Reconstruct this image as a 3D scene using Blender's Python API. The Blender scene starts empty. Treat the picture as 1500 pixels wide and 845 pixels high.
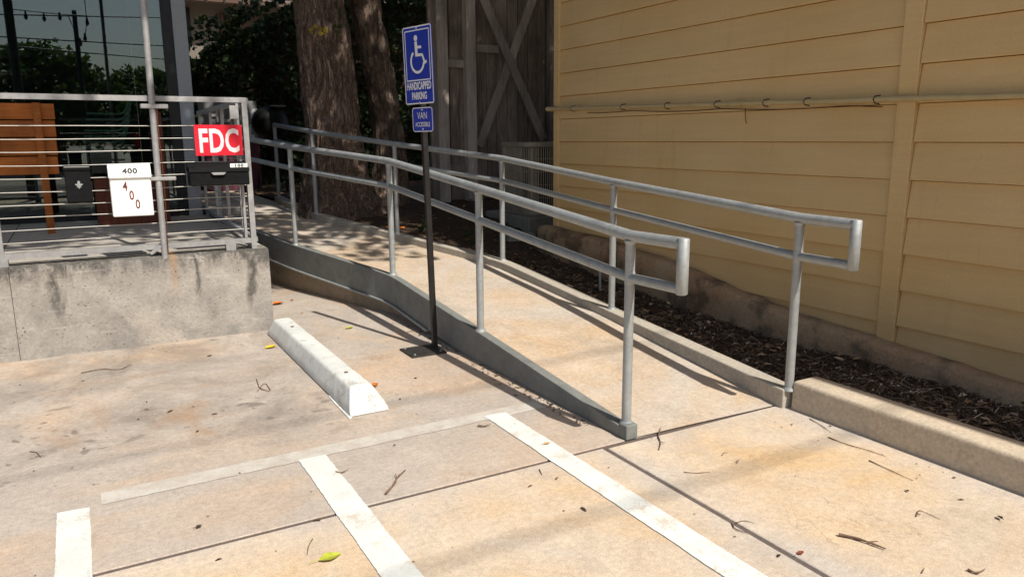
import bpy, math, random
import numpy as np
from mathutils import Vector, Matrix, noise as mnoise

# ------------------------------------------------------------------ camera, sky, sun, exposure
sc = bpy.context.scene
COL = sc.collection
FPX, PITCH, ROLL, YAW = 1107.8, math.radians(11.2425), math.radians(-0.3614), math.radians(29.596)
_F = Vector((math.sin(YAW)*math.cos(PITCH), math.cos(YAW)*math.cos(PITCH), -math.sin(PITCH)))
_R0 = Vector((math.cos(YAW), -math.sin(YAW), 0)); _U0 = _R0.cross(_F)
_R = _R0*math.cos(ROLL)+_U0*math.sin(ROLL); _U = _U0*math.cos(ROLL)-_R0*math.sin(ROLL)
cam = bpy.data.cameras.new('camera'); cam_o = bpy.data.objects.new('camera', cam); COL.objects.link(cam_o)
cam.sensor_width = 36; cam.lens = FPX/1500*36; cam.clip_end = 2000; cam.clip_start = .05
M = Matrix((( _R.x,_U.x,-_F.x,0),(_R.y,_U.y,-_F.y,0),(_R.z,_U.z,-_F.z,1.45),(0,0,0,1)))
cam_o.matrix_world = M
sc.camera = cam_o

SUN = Vector((.17, -.77, 1.0)).normalized()
w = bpy.data.worlds.new('World'); sc.world = w; w.use_nodes = True
sky = w.node_tree.nodes.new('ShaderNodeTexSky'); sky.sky_type = 'NISHITA'; sky.sun_disc = False
sky.sun_elevation = math.asin(SUN.z); sky.sun_rotation = math.atan2(SUN.x, SUN.y)
sky.air_density = 1.0; sky.dust_density = 2.5; sky.ozone_density = 1.0
bg = w.node_tree.nodes['Background']; bg.inputs['Strength'].default_value = .092
w.node_tree.links.new(sky.outputs[0], bg.inputs['Color'])
sl = bpy.data.lights.new('sun', 'SUN'); sl.energy = 4.4; sl.angle = math.radians(.55); sl.color = (1, .94, .84)
sun_o = bpy.data.objects.new('sun', sl); COL.objects.link(sun_o)
sun_o.rotation_euler = SUN.to_track_quat('Z', 'Y').to_euler(); sun_o.location = (3, -8, 14)
sc.view_settings.view_transform = 'Standard'; sc.view_settings.look = 'None'
sc.view_settings.exposure = .34; sc.view_settings.gamma = 1; sc.view_settings.use_curve_mapping = False

rng = random.Random(7)
# ------------------------------------------------------------------ helpers
WL = {}
def tag(o, label=None, cat=None, group=None, kind=None):
    if label: o['label'] = label
    if cat: o['category'] = cat
    if group: o['group'] = group
    if kind: o['kind'] = kind
    return o
def empty(name, loc, label, cat, group=None, parent=None):
    o = bpy.data.objects.new(name, None); COL.objects.link(o); o.location = loc; o.empty_display_size = .1
    WL[o.name] = Vector(loc)
    return tag(o, label, cat, group)
class MB:
    def __init__(s): s.v = []; s.f = []; s.sm = []
    def add(s, vs, fs, smooth=False):
        n = len(s.v); s.v += [tuple(v) for v in vs]
        for f in fs: s.f.append(tuple(i+n for i in f)); s.sm.append(smooth)
        return s
    def box(s, a, b, bev=0.0):
        x0, y0, z0 = [min(a[i], b[i]) for i in range(3)]; x1, y1, z1 = [max(a[i], b[i]) for i in range(3)]
        if bev <= 0:
            vs = [(x0,y0,z0),(x1,y0,z0),(x1,y1,z0),(x0,y1,z0),(x0,y0,z1),(x1,y0,z1),(x1,y1,z1),(x0,y1,z1)]
            return s.add(vs, [(0,3,2,1),(4,5,6,7),(0,1,5,4),(1,2,6,5),(2,3,7,6),(3,0,4,7)])
        e = min(bev, .49*(x1-x0), .49*(y1-y0), .49*(z1-z0))
        # chamfered box: 24 verts
        X=(x0,x1); Y=(y0,y1); Z=(z0,z1); vs=[]; idx={}
        for i in (0,1):
            for j in (0,1):
                for k in (0,1):
                    sx = e if i==0 else -e; sy = e if j==0 else -e; sz = e if k==0 else -e
                    for ax in range(3):
                        p=[X[i],Y[j],Z[k]]
                        if ax!=0: p[0]+=sx
                        if ax!=1: p[1]+=sy
                        if ax!=2: p[2]+=sz
                        idx[(i,j,k,ax)]=len(vs); vs.append(tuple(p))
        fs=[]
        def q(*ks): fs.append(tuple(idx[k] for k in ks))
        for i in (0,1): q(*[(i,j,k,0) for j,k in ((0,0),(1,0),(1,1),(0,1))])
        for j in (0,1): q(*[(i,j,k,1) for i,k in ((0,0),(1,0),(1,1),(0,1))])
        for k in (0,1): q(*[(i,j,k,2) for i,j in ((0,0),(1,0),(1,1),(0,1))])
        for i in (0,1):
            for j in (0,1): q((i,j,0,0),(i,j,1,0),(i,j,1,1),(i,j,0,1))
        for i in (0,1):
            for k in (0,1): q((i,0,k,0),(i,1,k,0),(i,1,k,2),(i,0,k,2))
        for j in (0,1):
            for k in (0,1): q((0,j,k,1),(1,j,k,1),(1,j,k,2),(0,j,k,2))
        for i in (0,1):
            for j in (0,1):
                for k in (0,1): q((i,j,k,0),(i,j,k,1),(i,j,k,2))
        s.fix = True
        return s.add(vs, fs)
    def tube(s, pts, r, n=12, caps=True, smooth=True):
        pts=[Vector(p) for p in pts]; m=len(pts); rs = r if isinstance(r,(list,tuple)) else [r]*m
        vs=[]; up=None
        for i,p in enumerate(pts):
            a=(pts[i]-pts[i-1]).normalized() if i>0 else None
            b=(pts[i+1]-pts[i]).normalized() if i<m-1 else None
            t=(a+b).normalized() if a is not None and b is not None else (a if a is not None else b)
            if up is None:
                up = Vector((0,0,1)) if abs(t.z)<.9 else Vector((1,0,0))
            u=(up-t*up.dot(t)).normalized(); v=t.cross(u); up=u
            sc_=1.0
            if a is not None and b is not None:
                c=max(.35,math.sqrt(max(0,(1+a.dot(b))/2))); sc_=1/c; bis=(b-a)
                bis = bis.normalized() if bis.length>1e-6 else None
            else: bis=None
            for k in range(n):
                an=2*math.pi*k/n; d=u*math.cos(an)+v*math.sin(an)
                if bis is not None: d = d+bis*(d.dot(bis)*(sc_-1))
                vs.append(p+d*rs[i])
        fs=[]
        for i in range(m-1):
            for k in range(n):
                k2=(k+1)%n; fs.append((i*n+k,i*n+k2,(i+1)*n+k2,(i+1)*n+k))
        s.add(vs, fs, smooth)
        if caps: s.add(vs[:n], [tuple(range(n))[::-1]]); s.add(vs[-n:], [tuple(range(n))])
        return s
    def obb(s, c, ax, ay, az):   # centre and three half-axis vectors
        c=Vector(c); ax=Vector(ax); ay=Vector(ay); az=Vector(az)
        vs=[c+ax*i+ay*j+az*k for k in (-1,1) for j in (-1,1) for i in (-1,1)]
        return s.add(vs, [(0,2,3,1),(4,5,7,6),(0,1,5,4),(2,6,7,3),(0,4,6,2),(1,3,7,5)])
    def bar(s, a, b, w_, h_, up=(0,0,1)):
        a=Vector(a); b=Vector(b); t=(b-a); L=t.length; t.normalize(); up=Vector(up)
        if abs(t.dot(up))>.95: up=Vector((0,1,0))
        n=t.cross(up).normalized(); u=n.cross(t)
        return s.obb((a+b)/2, t*(L/2), n*(w_/2), u*(h_/2))
    def prism(s, poly, d):     # list of 3D points, extruded by vector d
        n=len(poly); d=Vector(d); vs=[Vector(p) for p in poly]; vs+= [v+d for v in vs]
        return s.add(vs, [tuple(range(n))[::-1], tuple(range(n,2*n))]+[(i,(i+1)%n,(i+1)%n+n,i+n) for i in range(n)])
    def build(s, name, mat, parent=None, bevel=0, origin=None, recalc=True, kind=None, label=None):
        V=np.array(s.v,dtype=float)
        if origin is None:
            lo=V.min(0); hi=V.max(0); origin=Vector(((lo[0]+hi[0])/2,(lo[1]+hi[1])/2,lo[2]))
        origin=Vector(origin)
        me=bpy.data.meshes.new(name); me.from_pydata([tuple(Vector(v)-origin) for v in s.v], [], s.f)
        if any(s.sm): me.polygons.foreach_set('use_smooth', s.sm)
        if recalc:
            import bmesh
            bm=bmesh.new(); bm.from_mesh(me); bmesh.ops.recalc_face_normals(bm, faces=bm.faces); bm.to_mesh(me); bm.free()
        me.materials.append(mat)
        o=bpy.data.objects.new(name, me); COL.objects.link(o)
        pl=WL[parent.name] if parent else Vector((0,0,0))
        o.location=origin-pl; o.parent=parent; WL[o.name]=origin
        if bevel:
            b=o.modifiers.new('bevel','BEVEL'); b.width=bevel; b.segments=2; b.limit_method='ANGLE'; b.angle_limit=math.radians(40)
        if kind: o['kind']=kind
        if label: o['label']=label
        return o
def dup(o, loc, parent=None, mat=None):
    c=o.copy(); COL.objects.link(c); c.parent=parent
    pl=WL[parent.name] if parent else Vector((0,0,0))
    c.location=Vector(loc)-pl; WL[c.name]=Vector(loc)
    return c
def text_mb(mb, s, size, org, right, up, nrm, depth=.001, offset=0.0, xs=1.0, align='CENTER', spacing=1.0):
    cu=bpy.data.curves.new('t','FONT'); cu.body=s; cu.size=size; cu.align_x=align; cu.offset=offset; cu.space_character=spacing
    cu.resolution_u=3
    ob=bpy.data.objects.new('t',cu); COL.objects.link(ob)
    bpy.context.view_layer.update()
    me=bpy.data.meshes.new_from_object(ob)
    vs=[Vector(org)+Vector(right)*(v.co.x*xs)+Vector(up)*v.co.y+Vector(nrm)*depth for v in me.vertices]
    mb.add(vs, [tuple(p.vertices) for p in me.polygons])
    bpy.data.objects.remove(ob); bpy.data.curves.remove(cu); bpy.data.meshes.remove(me)

# ------------------------------------------------------------------ materials
class NT:
    def __init__(s, name):
        s.m=bpy.data.materials.new(name); s.m.use_nodes=True; s.t=s.m.node_tree; s.b=s.t.nodes['Principled BSDF']
        s.g=s.t.nodes.new('ShaderNodeNewGeometry'); s.pos=s.g.outputs['Position']
    def n(s,t): return s.t.nodes.new(t)
    def set(s,sock,v):
        if isinstance(v,bpy.types.NodeSocket): s.t.links.new(v,sock)
        elif isinstance(v,(tuple,list)) and len(v)==3 and sock.type=='RGBA': sock.default_value=(*v,1)
        else: sock.default_value=v
    def map(s,scale=(1,1,1),rot=(0,0,0),loc=(0,0,0),vec=None):
        n=s.n('ShaderNodeMapping'); s.set(n.inputs[0],vec or s.pos); n.inputs['Scale'].default_value=scale; n.inputs['Rotation'].default_value=rot; n.inputs['Location'].default_value=loc
        return n.outputs[0]
    def noise(s,scale,detail=4,rough=.55,vec=None,dist=0):
        n=s.n('ShaderNodeTexNoise'); s.set(n.inputs['Vector'],vec or s.pos); n.inputs['Scale'].default_value=scale; n.inputs['Detail'].default_value=detail; n.inputs['Roughness'].default_value=rough; n.inputs['Distortion'].default_value=dist
        return n.outputs['Fac']
    def voro(s,scale,vec=None,feat='F1',out='Distance',rand=1):
        n=s.n('ShaderNodeTexVoronoi'); n.feature=feat; s.set(n.inputs['Vector'],vec or s.pos); n.inputs['Scale'].default_value=scale; n.inputs['Randomness'].default_value=rand
        return n.outputs[out]
    def ramp(s,fac,stops,interp='LINEAR'):
        n=s.n('ShaderNodeValToRGB'); n.color_ramp.interpolation=interp; s.set(n.inputs[0],fac); e=n.color_ramp.elements
        while len(e)<len(stops): e.new(.5)
        for i,(p,c) in enumerate(stops):
            e[i].position=p; e[i].color=(c,c,c,1) if not isinstance(c,(tuple,list)) else (*c,1)
        return n.outputs[0]
    def mix(s,fac,a,b,typ='MIX'):
        n=s.n('ShaderNodeMix'); n.data_type='RGBA'; n.blend_type=typ; s.set(n.inputs[0],fac); s.set(n.inputs[6],a); s.set(n.inputs[7],b); return n.outputs[2]
    def math(s,op,a,b=0.0):
        n=s.n('ShaderNodeMath'); n.operation=op; s.set(n.inputs[0],a); s.set(n.inputs[1],b); return n.outputs[0]
    def bump(s,h,strength=.3,dist=.01,prev=None):
        n=s.n('ShaderNodeBump'); n.inputs['Strength'].default_value=strength; n.inputs['Distance'].default_value=dist; s.set(n.inputs['Height'],h)
        if prev: s.set(n.inputs['Normal'],prev)
        return n.outputs[0]
    def sep(s,vec=None):
        n=s.n('ShaderNodeSeparateXYZ'); s.set(n.inputs[0],vec or s.pos); return n.outputs
    def out(s,col,rough=.8,bump=None,metal=0.0,spec=.4):
        s.set(s.b.inputs['Base Color'],col); s.set(s.b.inputs['Roughness'],rough); s.set(s.b.inputs['Metallic'],metal); s.b.inputs['Specular IOR Level'].default_value=spec
        if bump: s.set(s.b.inputs['Normal'],bump)
        return s.m
def objrand(t): n=t.n('ShaderNodeObjectInfo'); return n.outputs['Random']
def island(t): return t.g.outputs['Random Per Island']

def ground_mat(name, c_grey, c_warm, c_dark, warm=(.42,.6), dark=(.56,.75), scuff=True, edge=False):
    t=NT(name)
    big=t.noise(.75,6,.6,dist=1.2); mid=t.noise(2.6,8,.66,dist=.5); fine=t.noise(40,5,.72); spk=t.noise(170,3,.7); cl=t.noise(9,7,.7,dist=.3)
    blot=t.noise(1.4,8,.7,vec=t.map((1.05,.95,1),(0,0,math.radians(10)),(11,4,0)),dist=.6)
    c=t.mix(t.ramp(big,[(warm[0],0),(warm[1],1)]),c_grey,c_warm)
    if edge:
        x,y,z=t.sep()
        d=t.math('MINIMUM',t.math('ABSOLUTE',t.math('SUBTRACT',x,2.052)),t.math('MINIMUM',t.math('ABSOLUTE',t.math('SUBTRACT',y,2.742)),t.math('ABSOLUTE',t.math('SUBTRACT',x,3.24))))
        d=t.math('ADD',d,t.math('MULTIPLY',t.math('SUBTRACT',mid,.5),.6))
        c=t.mix(t.ramp(d,[(.0,.75),(.24,0)]),c,(c_grey[0]*.9,c_grey[1]*.95,c_grey[2]*1.06))
    c=t.mix(t.ramp(mid,[(.42,.0),(.68,.5)]),c,tuple(min(1,x*1.18) for x in c_grey))
    bay=1.0
    if scuff:   # grime where parked cars stand, not on the strip by the stripes
        gx,gy,gz=t.sep(); wv_=t.math('MULTIPLY',t.math('SUBTRACT',mid,.5),1.2)
        bay=t.math('MULTIPLY',t.ramp(t.math('MULTIPLY',t.math('ADD',gy,wv_),.1),[(.335,.12),(.40,1)]),t.ramp(t.math('MULTIPLY',t.math('ADD',gx,wv_),.1),[(.09,1),(.15,.3)]))
    c=t.mix(t.math('MULTIPLY',t.math('MULTIPLY',t.ramp(blot,[(dark[0],0),(dark[1],1)]),.7),bay),c,c_dark)
    c=t.mix(.4,c,t.ramp(cl,[(.3,.78),(.7,1.16)]),'MULTIPLY')
    if scuff:
        gt=t.ramp(t.noise(.6,3,.5,vec=t.map(loc=(2.2,5.1,0))),[(.40,.1),(.58,1)])
        for sc_,th,loc in ((4.5,.645,(3,1,0)),(9,.655,(9,4,0)),(17,.665,(1,8,0))):
            sp=t.noise(sc_,2,.5,vec=t.map((.9,1.1,1),(0,0,math.radians(7)),loc),dist=.3)
            c=t.mix(t.math('MULTIPLY',t.math('MULTIPLY',t.ramp(sp,[(th,0),(th+.05,1)]),t.math('MULTIPLY',gt,bay)),.6),c,tuple(x*.55 for x in c_dark))
        ru=t.ramp(t.noise(1.1,5,.65,vec=t.map(loc=(8.3,2.7,0)),dist=.8),[(.56,0),(.70,.6)])
        c=t.mix(ru,c,(.34,.205,.11))
    c=t.mix(.6,c,t.ramp(fine,[(.25,.6),(.75,1.25)]),'MULTIPLY')
    pit=t.ramp(t.voro(60),[(.05,.3),(.12,1)]); gate=t.ramp(t.noise(7,3),[(.48,0),(.62,1)])
    c=t.mix(t.math('MULTIPLY',gate,.85),c,pit,'MULTIPLY')
    c=t.mix(.55,c,t.ramp(spk,[(.3,.55),(.7,1.35)]),'MULTIPLY')
    ck=t.noise(1.3,6,.6,vec=t.map(loc=(4,9,0)),dist=1.4); hair=t.ramp(t.math('ABSOLUTE',t.math('SUBTRACT',ck,.5)),[(0,.55),(.0035,1)])
    c=t.mix(t.ramp(t.noise(.9,2),[(.5,0),(.6,.6)]),c,t.mix(1.0,c,hair,'MULTIPLY'))
    h=t.math('ADD',t.math('MULTIPLY',fine,.6),t.math('MULTIPLY',spk,.4))
    b=t.bump(h,.45,.004); b=t.bump(mid,.15,.02,b)
    return t.out(c,t.ramp(mid,[(.3,.75),(.7,.92)]),b,spec=.3)
M_BACK=ground_mat('concrete_worn',(.44,.385,.335),(.53,.395,.285),(.165,.14,.118),(.46,.66),(.43,.66))
M_FRONT=ground_mat('concrete_warm',(.56,.48,.39),(.61,.43,.25),(.38,.30,.225),(.36,.60),(.52,.78),scuff=False,edge=True)
M_RAMP=ground_mat('concrete_ramp',(.50,.44,.375),(.54,.395,.26),(.30,.25,.195),(.40,.64),(.5,.76),scuff=False)
M_JOINT=ground_mat('joint_filler',(.125,.10,.09),(.14,.105,.085),(.06,.05,.045),scuff=False)

def wall_conc():
    t=NT('concrete_formed')
    x,y,z=t.sep()
    big=t.noise(1.4,6,.62,dist=.5); mid=t.noise(6,7,.68); fine=t.noise(60,4,.7); gr=t.noise(17,8,.8,vec=t.map((1,1,.45)),dist=.6)
    c=t.mix(t.ramp(big,[(.35,0),(.65,1)]),(.31,.29,.262),(.41,.37,.325))
    # runs of dark weathering below the top edge, where water spills over
    wob=t.math('MULTIPLY',t.math('SUBTRACT',t.noise(3,4,.6,vec=t.map((1,1,.5))),.5),.22)
    acc=None
    for xc,wd,low,amt in ((-.20,.07,.05,.85),(-.36,.045,.38,.6),(-.05,.03,.36,.5),(.69,.035,.12,.9),(.76,.02,.36,.8),(1.06,.06,.02,.85),(.96,.022,.38,.6),(.87,.02,.42,.5),(.2,.05,.47,.5),(-1.3,.12,.2,.9),(-2.2,.1,.3,.8),(-3.1,.14,.15,.9)):
        dx=t.math('DIVIDE',t.math('SUBTRACT',t.math('ADD',x,wob),xc),wd)
        gx=t.math('POWER',2.718,t.math('MULTIPLY',t.math('MULTIPLY',dx,dx),-1.0))
        fz=t.ramp(z,[(low,0),(min(.99,low+.28),amt)])
        m=t.math('MULTIPLY',gx,fz); acc=m if acc is None else t.math('MAXIMUM',acc,m)
    rim=t.ramp(t.math('ADD',z,t.math('MULTIPLY',t.noise(5,5,.7,vec=t.map((1,1,.3))),.35)),[(.52,0),(.80,.9)])
    acc=t.math('MAXIMUM',acc,rim)
    grain=t.ramp(t.math('ADD',t.math('MULTIPLY',gr,.75),t.math('MULTIPLY',acc,.42)),[(.55,0),(.74,1)])
    c=t.mix(t.math('MULTIPLY',t.math('MULTIPLY',grain,acc),1.1),c,(.075,.07,.062))
    low=t.ramp(t.noise(1.9,6,.66,vec=t.map((1,1,1.2),loc=(4,2,1)),dist=.5),[(.44,0),(.58,.85)])
    lz=t.ramp(z,[(.12,1),(.55,.35)])
    c=t.mix(t.math('MULTIPLY',low,lz),c,(.235,.222,.205))
    ru=t.math('DIVIDE',t.math('SUBTRACT',t.math('ADD',x,t.math('MULTIPLY',wob,.3)),.535),.028); ru=t.math('POWER',2.718,t.math('MULTIPLY',t.math('MULTIPLY',ru,ru),-1.0))
    c=t.mix(t.math('MULTIPLY',t.math('MULTIPLY',ru,t.ramp(z,[(.30,0),(.6,.8)])),t.ramp(gr,[(.35,.3),(.6,1)])),c,(.40,.24,.12))
    hz=t.noise(3,5,.65,vec=t.map((.9,.9,9)))
    c=t.mix(t.ramp(hz,[(.58,0),(.70,.4)]),c,(.56,.51,.45)); c=t.mix(t.ramp(hz,[(.28,.5),(.36,0)]),c,(.25,.23,.2))
    c=t.mix(.55,c,t.ramp(mid,[(.25,.62),(.75,1.3)]),'MULTIPLY')
    pit=t.voro(24,vec=t.map((1,1,1.7))); pg=t.ramp(t.noise(7,2),[(.42,0),(.6,1)])
    ph=t.ramp(pit,[(.06,0),(.16,1)]); pm=t.mix(pg,(1,1,1),ph)
    c=t.mix(.85,c,t.mix(pm,(.25,.235,.22),(1,1,1)),'MULTIPLY')
    c=t.mix(.45,c,t.ramp(fine,[(.3,.6),(.7,1.28)]),'MULTIPLY')
    b=t.bump(pm,.7,.01); b=t.bump(mid,.4,.012,b); b=t.bump(fine,.35,.004,b)
    return t.out(c,.9,b,spec=.25)
M_WALL=wall_conc()
def plain_conc(name,c1,c2,dark,bumpd=.01,spots=0):
    t=NT(name); a=t.noise(2.5,6,.62,dist=.5); f=t.noise(60,3,.7); m=t.noise(11,5,.65)
    c=t.mix(t.ramp(a,[(.35,0),(.65,1)]),c1,c2); c=t.mix(t.ramp(m,[(.5,0),(.72,.7)]),c,dark)
    if spots: c=t.mix(t.ramp(t.noise(3.4,4,.6,vec=t.map(loc=(5,1,2))),[(.5,0),(.62,spots)]),c,(.035,.035,.03))
    c=t.mix(.5,c,t.ramp(f,[(.3,.6),(.7,1.3)]),'MULTIPLY')
    b=t.bump(m,.4,bumpd); b=t.bump(f,.35,.004,b)
    return t.out(c,.9,b,spec=.25)
M_KERB=plain_conc('concrete_kerb',(.52,.44,.345),(.56,.465,.345),(.46,.385,.30))
M_CURBR=plain_conc('concrete_curb_grey',(.40,.365,.31),(.44,.395,.33),(.33,.295,.25))
M_LEDGE=plain_conc('concrete_mossy',(.38,.285,.18),(.36,.215,.12),(.25,.185,.12),.02,.6)
M_UNDER=plain_conc('concrete_foundation',(.34,.28,.22),(.30,.25,.19),(.2,.16,.12))  # brown-grey concrete of the recessed foundation wall
M_PAD=plain_conc('concrete_pad',(.26,.24,.21),(.3,.27,.23),(.15,.14,.12))
M_FLOOR=plain_conc('concrete_deck',(.40,.37,.33),(.44,.4,.35),(.28,.26,.23))
def paint(name,col,wear,lo=.62,hi=.72,under=(.45,.39,.32),dirt=.3):
    t=NT(name); a=t.noise(7,7,.75); f=t.noise(110,4,.7); big=t.noise(2.0,5,.6,dist=.5); sc2=t.noise(14,4,.7,vec=t.map((2.2,.5,1),(0,0,.3)))
    k=t.math('ADD',t.math('ADD',t.math('MULTIPLY',a,.45),t.math('MULTIPLY',f,.35)),t.math('MULTIPLY',big,.2))
    c=t.mix(t.ramp(k,[(lo,0),(hi,wear)]),col,under)
    c=t.mix(dirt,c,t.ramp(big,[(.35,.6),(.65,1.1)]),'MULTIPLY'); c=t.mix(.4,c,t.ramp(f,[(.3,.7),(.7,1.2)]),'MULTIPLY')
    c=t.mix(t.ramp(sc2,[(.62,0),(.72,dirt)]),c,(.30,.27,.24))
    return t.out(c,.7,t.bump(f,.4,.003),spec=.25)
M_STRIPE=paint('stripe_paint',(.69,.715,.69),.9,.515,.575,(.53,.465,.39))
M_FAINT=paint('faded_paint',(.58,.555,.51),.95,.44,.56,(.44,.385,.33),.25)
M_STOP=paint('stop_paint',(.70,.715,.69),.9,.53,.60,(.36,.335,.295),.5)
def galv(name,c1,c2,rough=.5,metal=.55,rust=.0):
    t=NT(name); a=t.noise(7,6,.65,dist=.6); sp=t.voro(75,out='Color'); f=t.noise(30,4,.6)
    s=t.n('ShaderNodeSeparateColor'); t.set(s.inputs[0],sp)
    c=t.mix(t.ramp(a,[(.3,0),(.7,1)]),c1,c2)
    c=t.mix(.22,c,t.ramp(s.outputs[0],[(0,.78),(1,1.2)]),'MULTIPLY'); c=t.mix(.25,c,t.ramp(f,[(.3,.7),(.7,1.2)]),'MULTIPLY')
    if rust: c=t.mix(t.ramp(t.noise(4.5,5,.7,vec=t.map(loc=(2,2,5))),[(.6,0),(.72,rust)]),c,(.16,.09,.05))
    return t.out(c,t.ramp(f,[(.3,rough-.08),(.7,rough+.14)]),t.bump(f,.12,.003),metal)
M_GALV=galv('galvanised_steel',(.31,.33,.335),(.38,.40,.40),.55,.4,.35)
M_FASC=galv('painted_channel',(.155,.165,.158),(.225,.232,.22),.75,.1,.35)
M_FENCE=galv('fence_steel',(.28,.28,.285),(.40,.40,.395),.55,.4,.25)
M_CABLE=galv('cable_steel',(.42,.41,.38),(.52,.50,.46),.45,.5)
def flat(name,col,rough=.5,metal=0,var=.15,sc_=20,spec=.4,bump=0):
    t=NT(name); a=t.noise(sc_,5,.6); c=t.mix(1.0,col,t.ramp(a,[(.25,1-var),(.75,1+var)]),'MULTIPLY')
    return t.out(c,rough,t.bump(a,bump,.004) if bump else None,metal,spec)
M_BLACKPOST=flat('black_steel',(.022,.020,.019),.5,.3,.4)
M_PLATE=flat('black_plate',(.035,.032,.03),.65,.2,.5,9)
M_BLUE=flat('sign_blue',(.012,.035,.36),.4,0,.08,6)
M_SIGNW=flat('sign_white',(.72,.73,.75),.45,0,.06,8)
M_SIGNB=flat('sign_back',(.35,.35,.34),.5,.5)
M_RED=flat('sign_red',(.72,.015,.035),.4,0,.06,8)
M_REDW=flat('sign_pinkish_white',(.82,.74,.74),.45,0,.05,10)
M_BOXW=flat('mailbox_white',(.84,.85,.83),.4,0,.05,7)
M_BOXB=flat('mailbox_black',(.009,.0095,.0105),.7,0,.3,30,.08)
M_GRILL=flat('grill_enamel',(.006,.006,.006),.5,0,.2,10,.2)
M_PRINT=flat('print_brown',(.16,.03,.025),.6,0,.05)
M_PRINTK=flat('print_black',(.02,.02,.02),.6,0,.05)
M_DARK=flat('dark_frame',(.018,.02,.022),.5,.3,.2)
M_COLM=flat('column_grey',(.30,.33,.36),.6,.1,.08)
M_PIPE=flat('conduit_paint',(.45,.36,.19),.6,0,.12,12)
M_STRAP=flat('strap_black',(.02,.02,.02),.6)
M_SIGNG=flat('sign_panel_grey',(.22,.22,.22),.6,0,.1)
M_LETG=flat('letter_grey',(.55,.54,.52),.5,.2,.1)
M_WINE=flat('sign_panel_wine',(.12,.03,.05),.6,0,.1)
M_CHAIR=flat('chair_green',(.45,.62,.54),.5,0,.1)
def wood(name,c1,c2,knots=True,vert=True,rough=.85,lichen=0):
    t=NT(name); r=objrand(t)
    cb=t.n('ShaderNodeCombineXYZ'); t.set(cb.inputs[0],t.math('MULTIPLY',r,13.7)); t.set(cb.inputs[2],t.math('MULTIPLY',r,7.3))
    va=t.n('ShaderNodeVectorMath'); va.operation='ADD'; t.set(va.inputs[0],t.pos); t.set(va.inputs[1],cb.outputs[0]); vec=va.outputs[0]
    g=t.noise(5,6,.7,vec=t.map((9,9,.5) if vert else (.5,9,9),vec=vec),dist=.7); st=t.noise(1.6,4,.6,vec=t.map((2,2,.6),vec=vec),dist=.4)
    c=t.mix(t.ramp(g,[(.3,0),(.7,1)]),c1,c2)
    c=t.mix(.75,c,t.ramp(st,[(.3,.4),(.7,1.35)]),'MULTIPLY'); c=t.mix(.6,c,t.ramp(r,[(0,.6),(1,1.3)]),'MULTIPLY')
    if lichen: c=t.mix(t.ramp(t.noise(2.2,4,.6,vec=t.map(loc=(1,7,3))),[(.52,0),(.7,lichen)]),c,(.05,.06,.045))
    return t.out(c,rough,t.bump(g,.6,.008),spec=.2)
M_WOOD=wood('weathered_wood',(.15,.12,.10),(.38,.31,.265),lichen=.45)
M_WOODL=wood('weathered_brace',(.27,.235,.21),(.48,.42,.37))
M_ORANGE=wood('orange_wood',(.30,.085,.015),(.46,.15,.03),vert=False,rough=.5)
M_BROWN=wood('brown_wood',(.09,.028,.016),(.16,.05,.03),rough=.6)
def bark():
    t=NT('bark'); v=t.map((1,1,.16)); n=t.noise(20,8,.75,vec=v,dist=1.6); n2=t.noise(60,4,.7); big=t.noise(1.3,4,.6,dist=.5)
    cr=t.noise(26,5,.65,vec=t.map((1,1,.13)),dist=2.2); crk=t.ramp(t.math('ABSOLUTE',t.math('SUBTRACT',cr,.5)),[(0,0),(.07,1)])
    c=t.mix(t.ramp(n,[(.32,0),(.68,1)]),(.16,.11,.082),(.50,.36,.28))
    c=t.mix(t.math('MULTIPLY',t.math('SUBTRACT',1.0,crk),.8),c,(.03,.022,.018))
    c=t.mix(.5,c,t.ramp(n2,[(.3,.6),(.7,1.3)]),'MULTIPLY')
    c=t.mix(t.ramp(big,[(.45,0),(.68,.6)]),c,(.07,.07,.052))
    b=t.bump(n,.9,.03); b=t.bump(crk,.7,.03,b); b=t.bump(n2,.4,.008,b)
    return t.out(c,.95,b,spec=.15)
M_BARK=bark()
def leafmat(name,c1,c2,tr=.35):
    t=NT(name); c=t.mix(island(t),c1,c2); m=t.out(c,.5,spec=.35)
    tl=t.n('ShaderNodeBsdfTranslucent'); t.set(tl.inputs[0],t.mix(.5,c,(.12,.2,.02)))
    mx=t.n('ShaderNodeMixShader'); mx.inputs[0].default_value=tr; t.t.links.new(t.b.outputs[0],mx.inputs[1]); t.t.links.new(tl.outputs[0],mx.inputs[2])
    t.t.links.new(mx.outputs[0],t.t.nodes['Material Output'].inputs[0]); return m
M_LEAF=leafmat('leaf_green',(.03,.055,.018),(.07,.11,.03))
M_IVY=leafmat('leaf_ivy',(.018,.035,.014),(.05,.085,.03),.2)
M_LEAFY=leafmat('leaf_yellow',(.45,.30,.03),(.5,.36,.05))
M_WEED=leafmat('leaf_weed',(.03,.055,.018),(.06,.085,.028))
def litter_leaf(name,c): return flat(name,c,.7,0,.3,40,.2,.4)
M_LY=litter_leaf('fallen_yellow',(.62,.42,.03)); M_LO=litter_leaf('fallen_orange',(.5,.16,.03)); M_LG=litter_leaf('fallen_green',(.38,.40,.05)); M_LR=litter_leaf('fallen_red',(.22,.05,.03)); M_LD=litter_leaf('fallen_dark',(.05,.035,.028)); M_LT=litter_leaf('fallen_tan',(.5,.33,.15))
M_TWIG=flat('twig_bark',(.17,.11,.075),.85,0,.4,60,.2,.5)
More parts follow.
